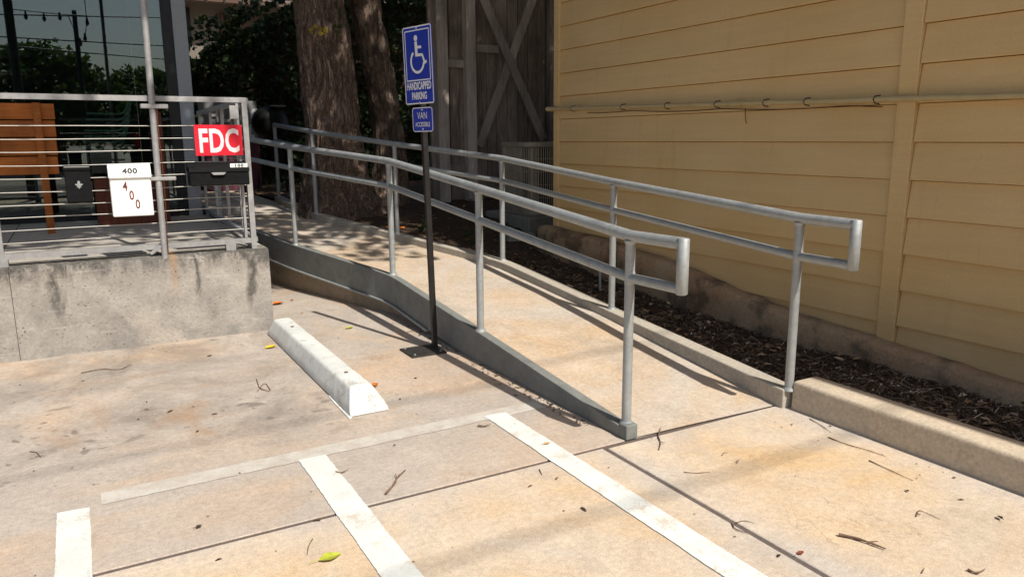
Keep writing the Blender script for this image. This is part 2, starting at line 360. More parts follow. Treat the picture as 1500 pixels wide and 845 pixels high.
def siding():
    t=NT('yellow_siding'); a=t.noise(1.1,4,.55); f=t.noise(140,3,.6); g=t.noise(18,4,.6,vec=t.map((1,.08,1.6)))
    c=t.mix(t.ramp(a,[(.35,0),(.65,1)]),(.62,.43,.195),(.66,.475,.24)); c=t.mix(.3,c,t.ramp(g,[(.3,.85),(.7,1.12)]),'MULTIPLY')
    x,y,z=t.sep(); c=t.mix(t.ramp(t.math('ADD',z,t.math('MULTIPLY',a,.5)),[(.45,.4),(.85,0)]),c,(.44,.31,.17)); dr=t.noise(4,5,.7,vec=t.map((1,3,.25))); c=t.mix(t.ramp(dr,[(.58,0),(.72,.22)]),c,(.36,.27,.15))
    c=t.mix(.2,c,t.ramp(objrand(t),[(0,.88),(1,1.08)]),'MULTIPLY'); c=t.mix(.3,c,t.ramp(f,[(.3,.75),(.7,1.2)]),'MULTIPLY')
    return t.out(c,.62,t.bump(g,.2,.004),spec=.3)
M_SIDE=siding()
def soil():
    t=NT('mulch_soil'); a=t.noise(5,6,.7); f=t.noise(48,5,.75); c=t.mix(t.ramp(f,[(.3,0),(.7,1)]),(.04,.028,.02),(.13,.088,.06)); c=t.mix(t.ramp(a,[(.5,0),(.7,.5)]),c,(.16,.09,.055))
    return t.out(c,.95,t.bump(f,1,.02),spec=.1)
M_SOIL=soil()
def chips():
    t=NT('mulch_chips'); r=island(t); c=t.ramp(r,[(0,(.035,.027,.02)),(.45,(.09,.064,.046)),(.8,(.165,.115,.08)),(.92,(.30,.235,.175)),(1,(.6,.54,.45))]); return t.out(c,.9,spec=.15)
M_CHIP=chips()
def glass():
    t=NT('window_glass'); fr=t.n('ShaderNodeFresnel'); fr.inputs[0].default_value=1.95
    gl=t.n('ShaderNodeBsdfGlossy'); gl.inputs['Roughness'].default_value=.0; gl.inputs[0].default_value=(.85,.92,.95,1)
    tp=t.n('ShaderNodeBsdfTransparent'); tp.inputs[0].default_value=(.62,.72,.68,1)
    mx=t.n('ShaderNodeMixShader'); t.t.links.new(fr.outputs[0],mx.inputs[0]); t.t.links.new(tp.outputs[0],mx.inputs[1]); t.t.links.new(gl.outputs[0],mx.inputs[2])
    t.t.links.new(mx.outputs[0],t.t.nodes['Material Output'].inputs[0]); return t.m
M_GLASS=glass()
M_BEIGE=flat('beige_render',(.17,.145,.115),.8,0,.1,3)
M_ROOF=flat('roof_shingle',(.12,.09,.08),.9,0,.3,14)
M_TRIMB=flat('brown_fascia',(.09,.05,.032),.7,0,.2)
M_SOFFIT=flat('soffit_paint',(.55,.48,.35),.7,0,.1)
M_EARTH=ground_mat('far_paving',(.30,.27,.23),(.32,.26,.2),(.18,.16,.13))
M_INT=flat('interior_dark',(.03,.034,.034),.7,0,.3,3)
M_ACM=flat('ac_metal',(.34,.29,.225),.55,.2,.15,9)
M_BULB=flat('bulb_glass',(.6,.58,.5),.25,0,.05)
M_ACD=flat('ac_dark',(.015,.016,.015),.7)

# ------------------------------------------------------------------ ground and pavement
g=MB().add([(-250,-250,-.03),(250,-250,-.03),(250,250,-.03),(-250,250,-.03)],[(0,1,2,3)]).build('ground',M_EARTH,kind='structure',origin=(0,0,-.03))
pav=MB().box((-14,-12,-.16),(3.4,13,-.005)).build('pavement',M_JOINT,kind='structure')
J=.012
def slab(x0,y0,x1,y1,mat): return MB().box((x0,y0,-.12),(x1,y1,0),.003).build('slab',mat,pav)
YJ=2.742; XJ=2.052
slab(-5,YJ+J,3.22,8.9,M_BACK); slab(-14,YJ+J,-5.015,8.9,M_BACK)
slab(-1.6,-1.5,XJ-J,YJ-J,M_FRONT); slab(-6,-1.5,-1.615,YJ-J,M_FRONT); slab(-6,-6,XJ-J,-1.515,M_FRONT)
slab(XJ+J,-.2,3.30,YJ-J-.012,M_FRONT); slab(XJ+J,-6,3.30,-.215,M_FRONT)
def sheet(name,pts,z,mat,label):
    return MB().add([(x,y,z) for x,y in pts],[tuple(range(len(pts)))]).build(name,mat,pav,label=label)
def stripe(x0,x1,y0,y1,label):
    n=int((y1-y0)/.018); vs=[]
    for i in range(n+1):
        y=y0+(y1-y0)*i/n; j=.0035*mnoise.noise((x0,y*6,1))+.003*mnoise.noise((x0,y*35,2)); k=.0035*mnoise.noise((x1,y*6,5))+.003*mnoise.noise((x1,y*35,7))
        e=.010*mnoise.noise((x0*3,i,3)) if i==n else 0
        vs+=[(x0+j,y+e,.004),(x1+k,y-e,.004)]
    return MB().add(vs,[(2*i,2*i+1,2*i+3,2*i+2) for i in range(n)]).build('painted_stripe',M_STRIPE,pav,label=label)
stripe(-.205,-.092,-1.0,3.30,'short white stripe at the left edge')
stripe(.752,.878,-1.0,3.325,'middle white parking stripe')
stripe(1.75,1.875,-1.0,3.385,'long white stripe nearest the ramp')
vs=[]; n=150
for i in range(n+1):
    x=-.05+(2.10+.05)*i/n; j=.004*math.sin(i*1.7)
    y=3.30+.042*(x+.05)/2.1
    j=.006*mnoise.noise((x*5,1,0))+.004*mnoise.noise((x*30,2,0)); k_=.006*mnoise.noise((x*5,7,0))+.004*mnoise.noise((x*30,8,0))
    vs+=[(x,y-.004+k_,.0025),(x,y+.115+j,.0025)]
MB().add(vs,[(2*i,2*i+2,2*i+3,2*i+1) for i in range(n)]).build('faded_stripe',M_FAINT,pav,label='faded grey-white cross stripe above the parking stripes')

# ------------------------------------------------------------------ ramp
CL=[(2.225,2.77,.055),(2.205,4.31,.208),(2.195,5.88,.345),(1.76,7.33,.455),(1.58,8.1,.52),(1.34,9.0,.60),(1.27,10.4,.69)]
CR=[(3.20,2.67,.105),(3.29,4.39,.205),(3.305,6.05,.338),(2.856,7.54,.465),(2.334,8.76,.605),(2.25,10.35,.71)]
def dense(P,step=.12):
    out=[]
    for a,b in zip(P[:-1],P[1:]):
        a=Vector(a); b=Vector(b); n=max(1,int((b-a).length/step))
        out+=[a.lerp(b,i/n) for i in range(n)]
    out.append(Vector(P[-1])); return out
CUT=.10
def chaikin(P,k=2):
    P=[Vector(p) for p in P]
    for _ in range(k):
        Q=[P[0]]
        for a,b in zip(P[:-1],P[1:]):
            L=(b-a).length; c=min(.2,CUT/L) ; Q+=[a.lerp(b,c),a.lerp(b,1-c)]
        Q.append(P[-1]); P=Q
    return P
def curb_part(mb,P,wid,depth_fn,side):    # P outer top line; side=+1: the curb widens toward +X
    secs=[]
    for i,p in enumerate(P):
        a=P[max(0,i-1)]; b=P[min(len(P)-1,i+1)]; t=(b-a); t.z=0; t.normalize(); n=Vector((t.y,-t.x,0))*side
        o=p; inn=p+n*wid; zb=depth_fn(p)
        secs.append([Vector((o.x,o.y,zb)),Vector(o),Vector(inn),Vector((inn.x,inn.y,zb))])
    vs=[q for s_ in secs for q in s_]; fs=[]
    for i in range(len(secs)-1):
        for k in range(4): fs.append((i*4+k,i*4+(k+1)%4,(i+1)*4+(k+1)%4,(i+1)*4+k))
    m=len(secs)-1; fs+=[(0,1,2,3),(m*4+3,m*4+2,m*4+1,m*4)]
    mb.add(vs,fs); return secs
ramp=empty('wheelchair_ramp',(2.7,2.75,0),'sloping concrete wheelchair ramp with grey steel side curbs and tan surface','ramp')
PL=chaikin(CL); PR=chaikin(CR)
OL=[p+Vector((-.03,0,0)) for p in PL]
mb=MB(); curb_part(mb,OL,.062,lambda p:max(.001,p.z-.24),1); curbL=mb.build('side_curb',M_FASC,ramp,bevel=.004,label='dark grey steel side curb facing the parking bay')
lip=[q+Vector((-.012,0,-.237)) for q in dense([tuple(v) for v in OL],.25) if q.z-.24>.02]
MB().tube(lip,.011,6).build('flange',M_GALV,curbL)
mb=MB(); curb_part(mb,PR,.11,lambda p:p.z-.35,1); mb.build('side_curb',M_CURBR,ramp,bevel=.008,label='concrete side curb along the planting bed')
# surface: matched samples
def resamp(P,n):
    P=[Vector(p) for p in P]; L=[0]
    for a,b in zip(P[:-1],P[1:]): L.append(L[-1]+(b-a).length)
    out=[]
    for i in range(n):
        s_=L[-1]*i/(n-1); k=0
        while k<len(L)-2 and L[k+1]<s_: k+=1
        out.append(P[k].lerp(P[k+1],(s_-L[k])/max(1e-9,L[k+1]-L[k])))
    return out
SL=[(2.20,2.752,0.0),(2.215,4.31,.143),(2.20,5.88,.272),(1.78,7.33,.382),(1.6,8.1,.448),(1.35,9.0,.53),(1.28,10.4,.63),(1.28,13.5,.635)]
SR=[(3.24,2.722,0.0),(3.31,4.36,.14),(3.33,6.05,.268),(2.88,7.52,.39),(2.66,8.05,.45),(2.35,8.76,.525),(2.27,10.35,.63),(2.3,13.5,.635)]
rows=[]
for a0,a1,b0,b1 in zip(SL[:-1],SL[1:],SR[:-1],SR[1:]):
    for i in range(12):
        t=i/12; l=Vector(a0).lerp(Vector(a1),t); r=Vector(b0).lerp(Vector(b1),t); rows.append((l,r))
rows.append((Vector(SL[-1]),Vector(SR[-1]))); nx=8; vs=[]; fs=[]
for l,r in rows:
    for k in range(nx+1):
        q=l.lerp(r,k/nx); q.z+=.004*mnoise.noise(q*1.5)+.004; vs.append(q)
W1=nx+1
for i in range(len(rows)-1):
    for k in range(nx): fs.append((i*W1+k,i*W1+k+1,(i+1)*W1+k+1,(i+1)*W1+k))
mb=MB(); mb.add(vs,fs,True); mb.build('walking_surface',M_RAMP,ramp)
# recessed concrete wall under the curb
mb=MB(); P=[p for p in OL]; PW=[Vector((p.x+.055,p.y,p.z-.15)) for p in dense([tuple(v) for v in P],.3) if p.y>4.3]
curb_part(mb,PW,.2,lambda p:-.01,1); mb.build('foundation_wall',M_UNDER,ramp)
MB().box((2.193,2.742,.001),(2.262,2.80,.075),.004).build('end_block',M_FASC,ramp)

# ------------------------------------------------------------------ handrails
def handrail(name,label,posts,ext,group,tail=None):
    b=posts[0]; e=empty(name,(b[0],b[1],b[2]),label,'handrail',group)
    H=.925; top=[Vector((x,y,z+H)) for x,y,z in posts]
    first=top[0]; en=Vector(ext)
    path=[en,first]+top[1:]
    if tail: path.append(Vector(tail))
    MB().tube(path,.0275,16).build('top_rail',M_GALV,e)
    lo=[p-Vector((0,0,.2)) for p in [en,first]+top[1:]+([Vector(tail)] if tail else [])]
    for a,b2 in zip(lo[:-1],lo[1:]):
        d=(b2-a).normalized()*.012
        MB().tube([a+d,b2-d],.0235,14).build('mid_rail',M_GALV,e)
    MB().tube([en+Vector((0,0,.024)),en+Vector((0,0,.02)),en-Vector((0,0,.22)),en-Vector((0,0,.224))],[.022,.0268,.0268,.022],16).build('end_loop',M_GALV,e)
    for k,(x,y,z) in enumerate(posts):
        pz=z-.01
        o=MB().tube([(x,y,pz),(x,y,z+H-.02)],.0238,16).build('post',M_GALV,e)
        MB().tube([(x,y,pz+.002),(x,y,pz+.018)],[.036,.030],14).build('weld_collar',M_GALV,o)
        MB().tube([(x,y,z+H-.040),(x,y,z+H-.030),(x,y,z+H-.022)],[.0242,.0285,.031],14).build('weld_bead',M_GALV,o)
        MB().tube([(x,y,z+H-.232),(x,y,z+H-.225),(x,y,z+H-.175),(x,y,z+H-.168)],[.0242,.0262,.0262,.0242],14).build('weld_bead',M_GALV,o)
    return e
handrail('handrail','grey pipe handrail along the ramp edge nearest the parking bay',
  [(2.235,2.80,.07),(2.208,4.31,.212),(2.20,5.88,.348),(1.765,7.33,.458),(1.36,9.0,.60)],(2.235,2.44,1.0),'ramp handrails')
handrail('handrail','grey pipe handrail along the planting bed on the far side of the ramp',
  [(3.245,2.672,.107),(3.34,4.39,.21),(3.355,6.08,.344),(2.89,7.54,.47),(2.37,8.76,.61),(2.30,10.3,.71)],(3.235,2.335,1.03),'ramp handrails')

# ------------------------------------------------------------------ kerb
def kerb(x0,x1,y0,y1,h):
    prof=[(x0-.008,-.05),(x0,h-.022),(x0+.003,h-.011),(x0+.010,h-.003),(x0+.022,h),(x1-.02,h),(x1-.006,h-.006),(x1,h-.02),(x1,-.05)]
    n=30; vs=[]; fs=[]
    for i in range(n+1):
        y=y0+(y1-y0)*i/n
        for x,z in prof: vs.append((x+.004*mnoise.noise((x*3,y*1.3,1)),y,z+.004*mnoise.noise((x*2,y*2,4)) if z>0 else z))
    k=len(prof)
    for i in range(n):
        for j in range(k-1): fs.append((i*k+j,i*k+j+1,(i+1)*k+j+1,(i+1)*k+j))
    fs+=[tuple(range(k)),tuple(range(n*k,(n+1)*k))[::-1]]
    mb=MB().add(vs,fs,False); o=mb.build('kerb',M_KERB)
    b=o.modifiers.new('bevel','BEVEL'); b.width=.012; b.segments=2; b.limit_method='ANGLE'; b.angle_limit=math.radians(60); o.data.polygons.foreach_set('use_smooth',[len(p.vertices)==4 for p in o.data.polygons])
    return o
tag(kerb(3.245,3.44,-5,2.648,.155),'raised tan concrete kerb running from the end of the ramp','kerb')

# ------------------------------------------------------------------ house with yellow siding
XW=4.2; YC=6.47
house=empty('yellow_house',(XW,2,0),'yellow house with horizontal lap siding beside the ramp','house')
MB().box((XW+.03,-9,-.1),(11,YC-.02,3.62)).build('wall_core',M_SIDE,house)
ZB=[-.10+.2163*k for k in range(0,18)]
def board(y0,y1,z):
    L=[(XW-.002,z+.212),(XW+.026,z+.212),(XW+.028,z),(XW-.024,z),(XW-.026,z+.006)]
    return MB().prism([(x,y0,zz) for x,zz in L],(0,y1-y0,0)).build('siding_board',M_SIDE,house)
z0=.765-4*.2163
for y0,y1 in ((2.812,YC-.09),(-2.0,2.692),(-9,-2.11)):
    b0=board(y0,y1,z0); w0=WL[b0.name].copy()
    for k in range(1,17): dup(b0,w0+Vector((rng.uniform(-.0015,.0015),0,k*.2163)),house)
MB().box((XW-.038,2.696,-.1),(XW+.027,2.808,3.6),.003).build('batten',M_SIDE,house)
MB().box((XW-.038,-2.106,-.1),(XW+.027,-2.004,3.6),.003).build('batten',M_SIDE,house)
MB().box((XW-.038,YC-.086,-.1),(XW+.027,YC+.004,3.6),.003).build('corner_board',M_SIDE,house)
MB().box((XW+.03,YC-.019,-.1),(XW+.16,YC+.006,3.6),.003).build('corner_board',M_SIDE,house)
MB().box((4.0,-9.3,3.56),(11.2,6.75,3.61)).build('soffit',M_SOFFIT,house)
MB().prism([(3.98,-9.3,3.615),(3.98,-9.3,3.75),(7.6,-9.3,5.5),(11.25,-9.3,3.75),(11.25,-9.3,3.615)],(0,16.1,0)).build('roof',M_ROOF,house)
# low concrete footing along the wall
def pl(tab,y):
    if y<=tab[0][0]: return tab[0][1]
    for (a,b),(c,d) in zip(tab[:-1],tab[1:]):
        if y<=c: return b+(d-b)*(y-a)/(c-a)
    return tab[-1][1]
LT=[(-3,.1),(1.9,.172),(2.79,.232),(3.36,.262),(3.9,.33),(4.36,.42),(5.5,.525),(6.45,.565),(7.2,.55)]
LB=[(-3,.06),(1.9,.075),(2.8,.10),(3.4,.075),(4.4,.115),(5.3,.18),(6.4,.28),(8,.42),(9.5,.5),(14,.56)]
vs=[]; fs=[]; n=220
for i in range(n+1):
    y=-5+(6.62+5)*i/n; zt=pl(LT,y)+.012*mnoise.noise((0,y*2.2,3))+.006*mnoise.noise((0,y*9,7)); f0=4.06+.012*mnoise.noise((1,y*2.5,0))+.005*mnoise.noise((2,y*11,0))
    vs+=[(f0-.015,y,-.1),(f0-.004,y,zt-.12),(f0,y,zt-.03),(f0+.022,y,zt),(XW-.03,y,zt+.008+.006*mnoise.noise((4,y*6,0))),(XW+.02,y,zt-.02)]
for i in range(n):
    for k in range(5): fs.append((i*6+k,i*6+k+1,(i+1)*6+k+1,(i+1)*6+k))
fs+=[tuple(range(6)),tuple(range(n*6,n*6+6))[::-1]]
MB().add(vs,fs,True).build('footing',M_LEDGE,house,label='mossy stained concrete footing at the base of the house')
# conduit
cx=XW-.062
pipe=empty('conduit_pipe',(cx,6.5,1.70),'thin yellow painted conduit pipe running along the siding','pipe')
zc=lambda y: 1.654+(y-2.7)*.0195
pts=[(cx,y,zc(y)+.004*mnoise.noise((0,y*2,0))) for y in np.linspace(-3,6.45,40)]
MB().tube(pts,.0165,10).build('tube',M_PIPE,pipe)
MB().tube([(cx,6.42,zc(6.42)),(cx,6.55,zc(6.55))],.023,10).build('end_cap',M_PIPE,pipe)
for y in (4.02,6.05): MB().tube([(cx,y-.045,zc(y)),(cx,y+.045,zc(y))],.0225,10).build('coupling',M_PIPE,pipe)
for y in (6.12,5.35,4.78,4.23,3.77,3.43,2.93,1.4):
    mb=MB(); R_=.0195
    mb.tube([(XW-.02,y,zc(y)+.026),(cx-.004,y,zc(y)+R_),(cx-R_,y,zc(y)),(cx-.004,y,zc(y)-R_),(XW-.02,y,zc(y)-.026)],.0035,6)
    mb.build('strap',M_STRAP,pipe)
wire=[(XW-.034,y,zc(y)-.032-.014*abs(math.sin(y*3))) for y in np.linspace(2.9,5.9,40)]
MB().tube(wire,.003,5).build('wire',M_BROWN,pipe)
MB().tube([(XW-.03,3.97,zc(3.97)-.035),(XW-.034,3.965,zc(3.97)-.09),(XW-.03,3.955,zc(3.97)-.14)],.003,5).build('wire',M_BROWN,pipe)

# ------------------------------------------------------------------ planting bed
def crx(y):
    if y<2.67: return 3.42
    for a,b in zip(CR[:-1],CR[1:]):
        if y<=b[1]: return a[0]+(b[0]-a[0])*(y-a[1])/(b[1]-a[1])+.06
    return 2.3
def crz(y):
    if y<2.67: return .145
    for a,b in zip(CR[:-1],CR[1:]):
        if y<=b[1]: return a[2]+(b[2]-a[2])*(y-a[1])/(b[1]-a[1])
    return .72
def bedz(x,y):
    xc=crx(y); f=min(1,max(0,(x-xc)/max(.3,4.07-xc))); za=crz(y)-(.03 if y<2.67 else .055); zb=pl(LB,y)
    s_=f*f*(3-2*f); z=za+(zb-za)*s_
    if y>7.5: z=z*.0+max(zb,crz(y)-.06)+.05*min(1,(y-7.5))*0
    return z+.022*mnoise.noise((x*4,y*4,0))+.012*mnoise.noise((x*13,y*13,2))
ny=230; nx=52; vs=[]; fs=[]
for i in range(ny+1):
    y=-3+(15+3)*i/ny; xa=crx(y); xb=4.12 if y<6.2 else min(8,4.12+(y-6.2)*8)
    for k in range(nx+1):
        x=xa+(xb-xa)*(k/nx); vs.append((x,y,bedz(x,y)))
W1=nx+1
for i in range(ny):
    for k in range(nx): fs.append((i*W1+k,i*W1+k+1,(i+1)*W1+k+1,(i+1)*W1+k))
tag(MB().add(vs,fs,True).build('planting_bed',M_SOIL),kind='structure')
# mulch
def chip(mb,x,y,z,L,wd,an,tilt,bend=0):
    d=Vector((math.cos(an)*math.cos(tilt),math.sin(an)*math.cos(tilt),math.sin(tilt))); s_=Vector((-math.sin(an),math.cos(an),0)); c=Vector((x,y,z)); u=d.cross(s_)
    a=c-d*L/2; b=c+d*L/2; m=c+u*bend
    mb.add([a-s_*wd/2,a+s_*wd/2,m+s_*wd*.6+u*wd*.3,m-s_*wd*.6+u*wd*.3,b+s_*wd/3,b-s_*wd/3,m-u*wd*.5],[(0,1,2,3),(3,2,4,5),(0,3,6),(3,5,6),(1,6,2),(2,6,4)])
mb=MB(); rr=random.Random(3)
for i in range(15000):
    y=rr.uniform(.6,10) if rr.random()<.35 else rr.uniform(1.2,6.0); xa=crx(y)+.09 if y>2.67 else 3.44; xb=4.05 if y<6.3 else 4.07+min(2.2,(y-6.3)*3)
    x=rr.uniform(xa,xb) if rr.random()<.6 else xa+(xb-xa)*rr.random()**2
    long_=rr.random()
    L=rr.uniform(.012,.045) if long_<.6 else rr.uniform(.05,.18); wd=rr.uniform(.003,.010) if long_<.6 else rr.uniform(.002,.005)
    chip(mb,x,y,bedz(x,y)+rr.uniform(0,.018),L,wd,rr.uniform(0,6.3),rr.uniform(-.35,.35),rr.uniform(-.01,.01))
tag(mb.build('mulch',M_CHIP,recalc=False),'brown mulch of bark chips and needles covering the planting bed','mulch',kind='stuff')
def leaf_blob(mb,x,y,z,s_,an,curl=.2,tilt=0):
    pts=[(-.5,0),(-.32,.2),(-.1,.32),(.12,.26),(.34,.13),(.5,0),(.34,-.13),(.12,-.26),(-.1,-.32),(-.32,-.2)]
    ca,sa=math.cos(an),math.sin(an); vs=[]
    for px,py in pts:
        q=(px*s_,py*s_); zz=curl*s_*(abs(py)*1.1+px*px*.6)+tilt*px*s_; vs.append((x+q[0]*ca-q[1]*sa,y+q[0]*sa+q[1]*ca,z+zz))
    vs.append((x,y,z)); n=len(pts)
    mb.add(vs,[(i,(i+1)%n,n) for i in range(n)])
mb=MB()
for i in range(420):
    y=rr.uniform(1.2,9.5); xa=crx(y)+.08 if y>2.67 else 3.44; x=rr.uniform(xa,4.05 if y<6.4 else 4.8); leaf_blob(mb,x,y,bedz(x,y)+.016,rr.uniform(.03,.07),rr.uniform(0,6),rr.uniform(.1,.6),rr.uniform(-.4,.4))
t=NT('dead_leaf_mix'); m=t.out(t.ramp(island(t),[(0,(.07,.05,.035)),(.5,(.17,.11,.07)),(.85,(.30,.20,.12)),(1,(.5,.42,.3))]),.85,spec=.2)
tag(mb.build('leaf_litter',m,recalc=False),'dry brown leaf litter scattered over the planting bed','leaves',kind='stuff')

# ------------------------------------------------------------------ tree
def s2_(q,seed): return mnoise.noise((q.x*3+seed,q.y*3,q.z*3))
def trunk(name,path,radii,parent,seed,nseg=190,nr=260,ridge=.03,flare=None):
    P=[Vector(p) for p in path]; vs=[]; fs=[]
    for i in range(nr+1):
        t=i/nr*(len(P)-1); k=min(len(P)-2,int(t)); u=t-k
        p0=P[max(0,k-1)]; p1=P[k]; p2=P[k+1]; p3=P[min(len(P)-1,k+2)]
        c=.5*((2*p1)+(p2-p0)*u+(2*p0-5*p1+4*p2-p3)*u*u+(3*p1-p0-3*p2+p3)*u*u*u)
        r=radii[k]+(radii[k+1]-radii[k])*u
        for j in range(nseg):
            a=2*math.pi*j/nseg; d=Vector((math.cos(a),math.sin(a),0)); q=c+d*r
            lob=.07*r*mnoise.noise((d.x*1.3+seed,d.y*1.3,c.z*.35))+.06*r*math.sin(3*a+seed)*(1 if flare is None else max(.3,1-(c.z-.5)))
            s1=mnoise.noise((q.x*11+seed+.5*s2_(q,seed),q.y*11,q.z*2.0)); s2=mnoise.noise((q.x*22,q.y*22+seed,q.z*5)); rd=1-abs(s1)*2
            rr_=r+lob+ridge*(-1.0*max(0,rd)**1.8+.3*s2)
            vs.append(c+d*rr_)
    for i in range(nr):
        for j in range(nseg): j2=(j+1)%nseg; fs.append((i*nseg+j,i*nseg+j2,(i+1)*nseg+j2,(i+1)*nseg+j))
    return MB().add(vs,fs,True).build(name,M_BARK,parent,recalc=False)
tree=empty('tree',(2.95,9.35,.45),'large old tree with two rough brown trunks behind the ramp','tree')
trunk('trunk',[(2.80,9.1,.25),(2.78,9.15,.62),(2.77,9.22,1.0),(2.765,9.25,1.5),(2.72,9.25,2.3),(2.67,9.25,3.1),(2.6,9.0,4.2),(2.35,8.5,5.6),(2.1,8.0,7.0)],[.64,.52,.41,.352,.325,.305,.28,.24,.16],tree,3.1,flare=1,ridge=.06)
trunk('trunk',[(3.42,9.62,.25),(3.60,9.68,.8),(3.63,9.7,1.48),(3.52,9.7,2.3),(3.37,9.7,3.17),(3.2,9.6,4.4),(3.3,9.0,6.5)],[.40,.27,.215,.205,.205,.2,.13],tree,8.4,nseg=120,nr=200,ridge=.045)
for i,(a,b,c,r) in enumerate([((2.4,8.7,4.8),(1.0,7.0,6.2),(-.4,5.4,7.2),.15),((2.35,8.6,5.0),(3.0,6.4,6.5),(3.4,4.4,7.4),.16),((2.3,8.5,5.4),(2.0,6.2,7.0),(1.6,4.2,8.0),.15),((3.3,9.1,6.0),(4.6,7.4,7.2),(5.6,6.2,8.0),.12),((2.2,8.4,6.0),(1.2,9.6,8),(.2,10.8,9),.12),((3.3,9.0,6.2),(4.2,10.6,8),(5.2,12,9),.1)]):
    MB().tube([a,b,c],[r,r*.7,r*.3],10).build('branch',M_BARK,tree)
def leafq(mb,p,s_,rr,drop=.3):
    d=Vector((rr.gauss(0,1),rr.gauss(0,1),rr.gauss(0,.6)-drop)).normalized(); q=Vector((rr.gauss(0,1),rr.gauss(0,1),rr.gauss(0,1))); n=d.cross(q)
    if n.length<1e-3: return
    n.normalize(); f=d.cross(n)*.12*s_
    w_=s_*.34
    mb.add([p-d*s_/2,p+n*w_-d*s_*.05+f,p+d*s_/2,p-n*w_-d*s_*.05+f],[(0,1,2),(0,2,3)])
def clump(mb,c,r,n,s_,rr,flat_=.7):
    c=Vector(c)
    for i in range(n):
        v=Vector((rr.gauss(0,1),rr.gauss(0,1),rr.gauss(0,1))).normalized()*r*rr.random()**.5; v.z*=flat_
        leafq(mb,c+v,s_*rr.uniform(.6,1.25),rr)
# crown: clumps lying up-sun of the places that are shaded in the photograph
mb=MB(); rr=random.Random(11); UPS=Vector((SUN.x/SUN.z,SUN.y/SUN.z,1))
cl=0
while cl<980:
    x=rr.uniform(-4,8.5); y=rr.uniform(6.3,17)
    edge = y-6.9-.35*math.sin(x*1.7)-.25*math.sin(x*3.9+1)
    if x>3.6: edge += min(1.2,(x-3.6)*.8)
    if edge<0: continue
    dens = .14 if edge<.7 else (.4 if edge<1.4 else 1)
    if rr.random()>dens: continue
    z=rr.uniform(5.3,9.0); c=Vector((x,y,.5))+UPS*(z-.5)
    clump(mb,c,rr.uniform(.4,.75),44,.19,rr); cl+=1
for i in range(170):
    z=rr.uniform(5.3,9.0); c=Vector((rr.uniform(-3.5,1.4),rr.uniform(7.3,10.2),.5))+UPS*(z-.5); clump(mb,c,rr.uniform(.4,.7),40,.19,rr)
for i in range(100):
    z=rr.uniform(5.3,9.0); c=Vector((rr.uniform(3.9,6.8),rr.uniform(9.3,12.2),.5))+UPS*(z-.5); clump(mb,c,rr.uniform(.4,.7),44,.2,rr)
mb.build('crown',M_LEAF,tree,recalc=False,kind='stuff')
mb=MB(); rr=random.Random(5)
for k in range(7): leafq(mb,Vector((2.50+rr.uniform(-.09,.09),8.72,2.62+rr.uniform(-.03,.05))),.085,rr,.1)
mb.build('yellow_sprig',M_LEAFY,tree,recalc=False,kind='stuff',label='yellow leaf sprig in front of the trunk')
mb=MB()
for k in range(5): leafq(mb,Vector((2.70+rr.uniform(-.06,.06),8.74,2.66+rr.uniform(-.03,.04))),.08,rr,.1)
mb.build('green_sprig',M_WEED,tree,recalc=False,kind='stuff',label='green leaf sprig in front of the trunk')

# ------------------------------------------------------------------ ivy hedge behind
def hedge(name,label,x0,x1,y0,y1,top,nleaf,seed,s_,mat,core=True):
    e=empty(name,((x0+x1)/2,(y0+y1)/2,.4),label,'hedge'); rr=random.Random(seed); mb=MB()
    for i in range(nleaf):
        x=rr.uniform(x0,x1); zt=top(x)+.18*mnoise.noise((x*2.3,seed,0))+.12*mnoise.noise((x*6,seed,2)); r_=rr.random()
        if r_<.7: y=y0+abs(rr.gauss(0,.16))+.22*mnoise.noise((x*2,seed,zt))*1.0; z=.4+(zt-.4)*rr.random(); y+=.25*mnoise.noise((x*1.8,z*1.8,seed))
        elif r_<.9: y=rr.uniform(y0,y1); z=zt-abs(rr.gauss(0,.12))
        else:
            k=int(rr.random()*26); x=x0+(x1-x0)*((k*.618)%1)+rr.gauss(0,.07); y=y0+.2+rr.gauss(0,.12); z=top(x)+.1+.5*((k*.37)%1)*rr.random()**1.3
        leafq(mb,Vector((x,y,z)),s_*rr.uniform(.6,1.3),rr,.4)
    mb.build('foliage',mat,e,recalc=False,kind='stuff')
    n=30; vs=[]; fs=[]
    for i in range(n+1):
        x=x0+(x1-x0)*i/n; zt=top(x)-.12+.18*mnoise.noise((x*2.3,seed,0)); vs+=[(x,y0+.3,.3),(x,y0+.3,zt-.1),(x,y1-.3,zt-.1),(x,y1-.3,.3)]
    for i in range(n):
        for k in range(3): fs.append((i*4+k,i*4+k+1,(i+1)*4+k+1,(i+1)*4+k))
    MB().add(vs,fs).build('dark_core',M_SOIL,e)  # opaque dark core added in place of the shade inside the hedge
    return e
hedge('ivy_hedge','dark leafy vine hedge between the grey column and the tree trunk',1.55,6.6,13.6,15.0,lambda x:2.72+.56*(x-1.7) if x<4.2 else 4.12,15000,4,.11,M_IVY)
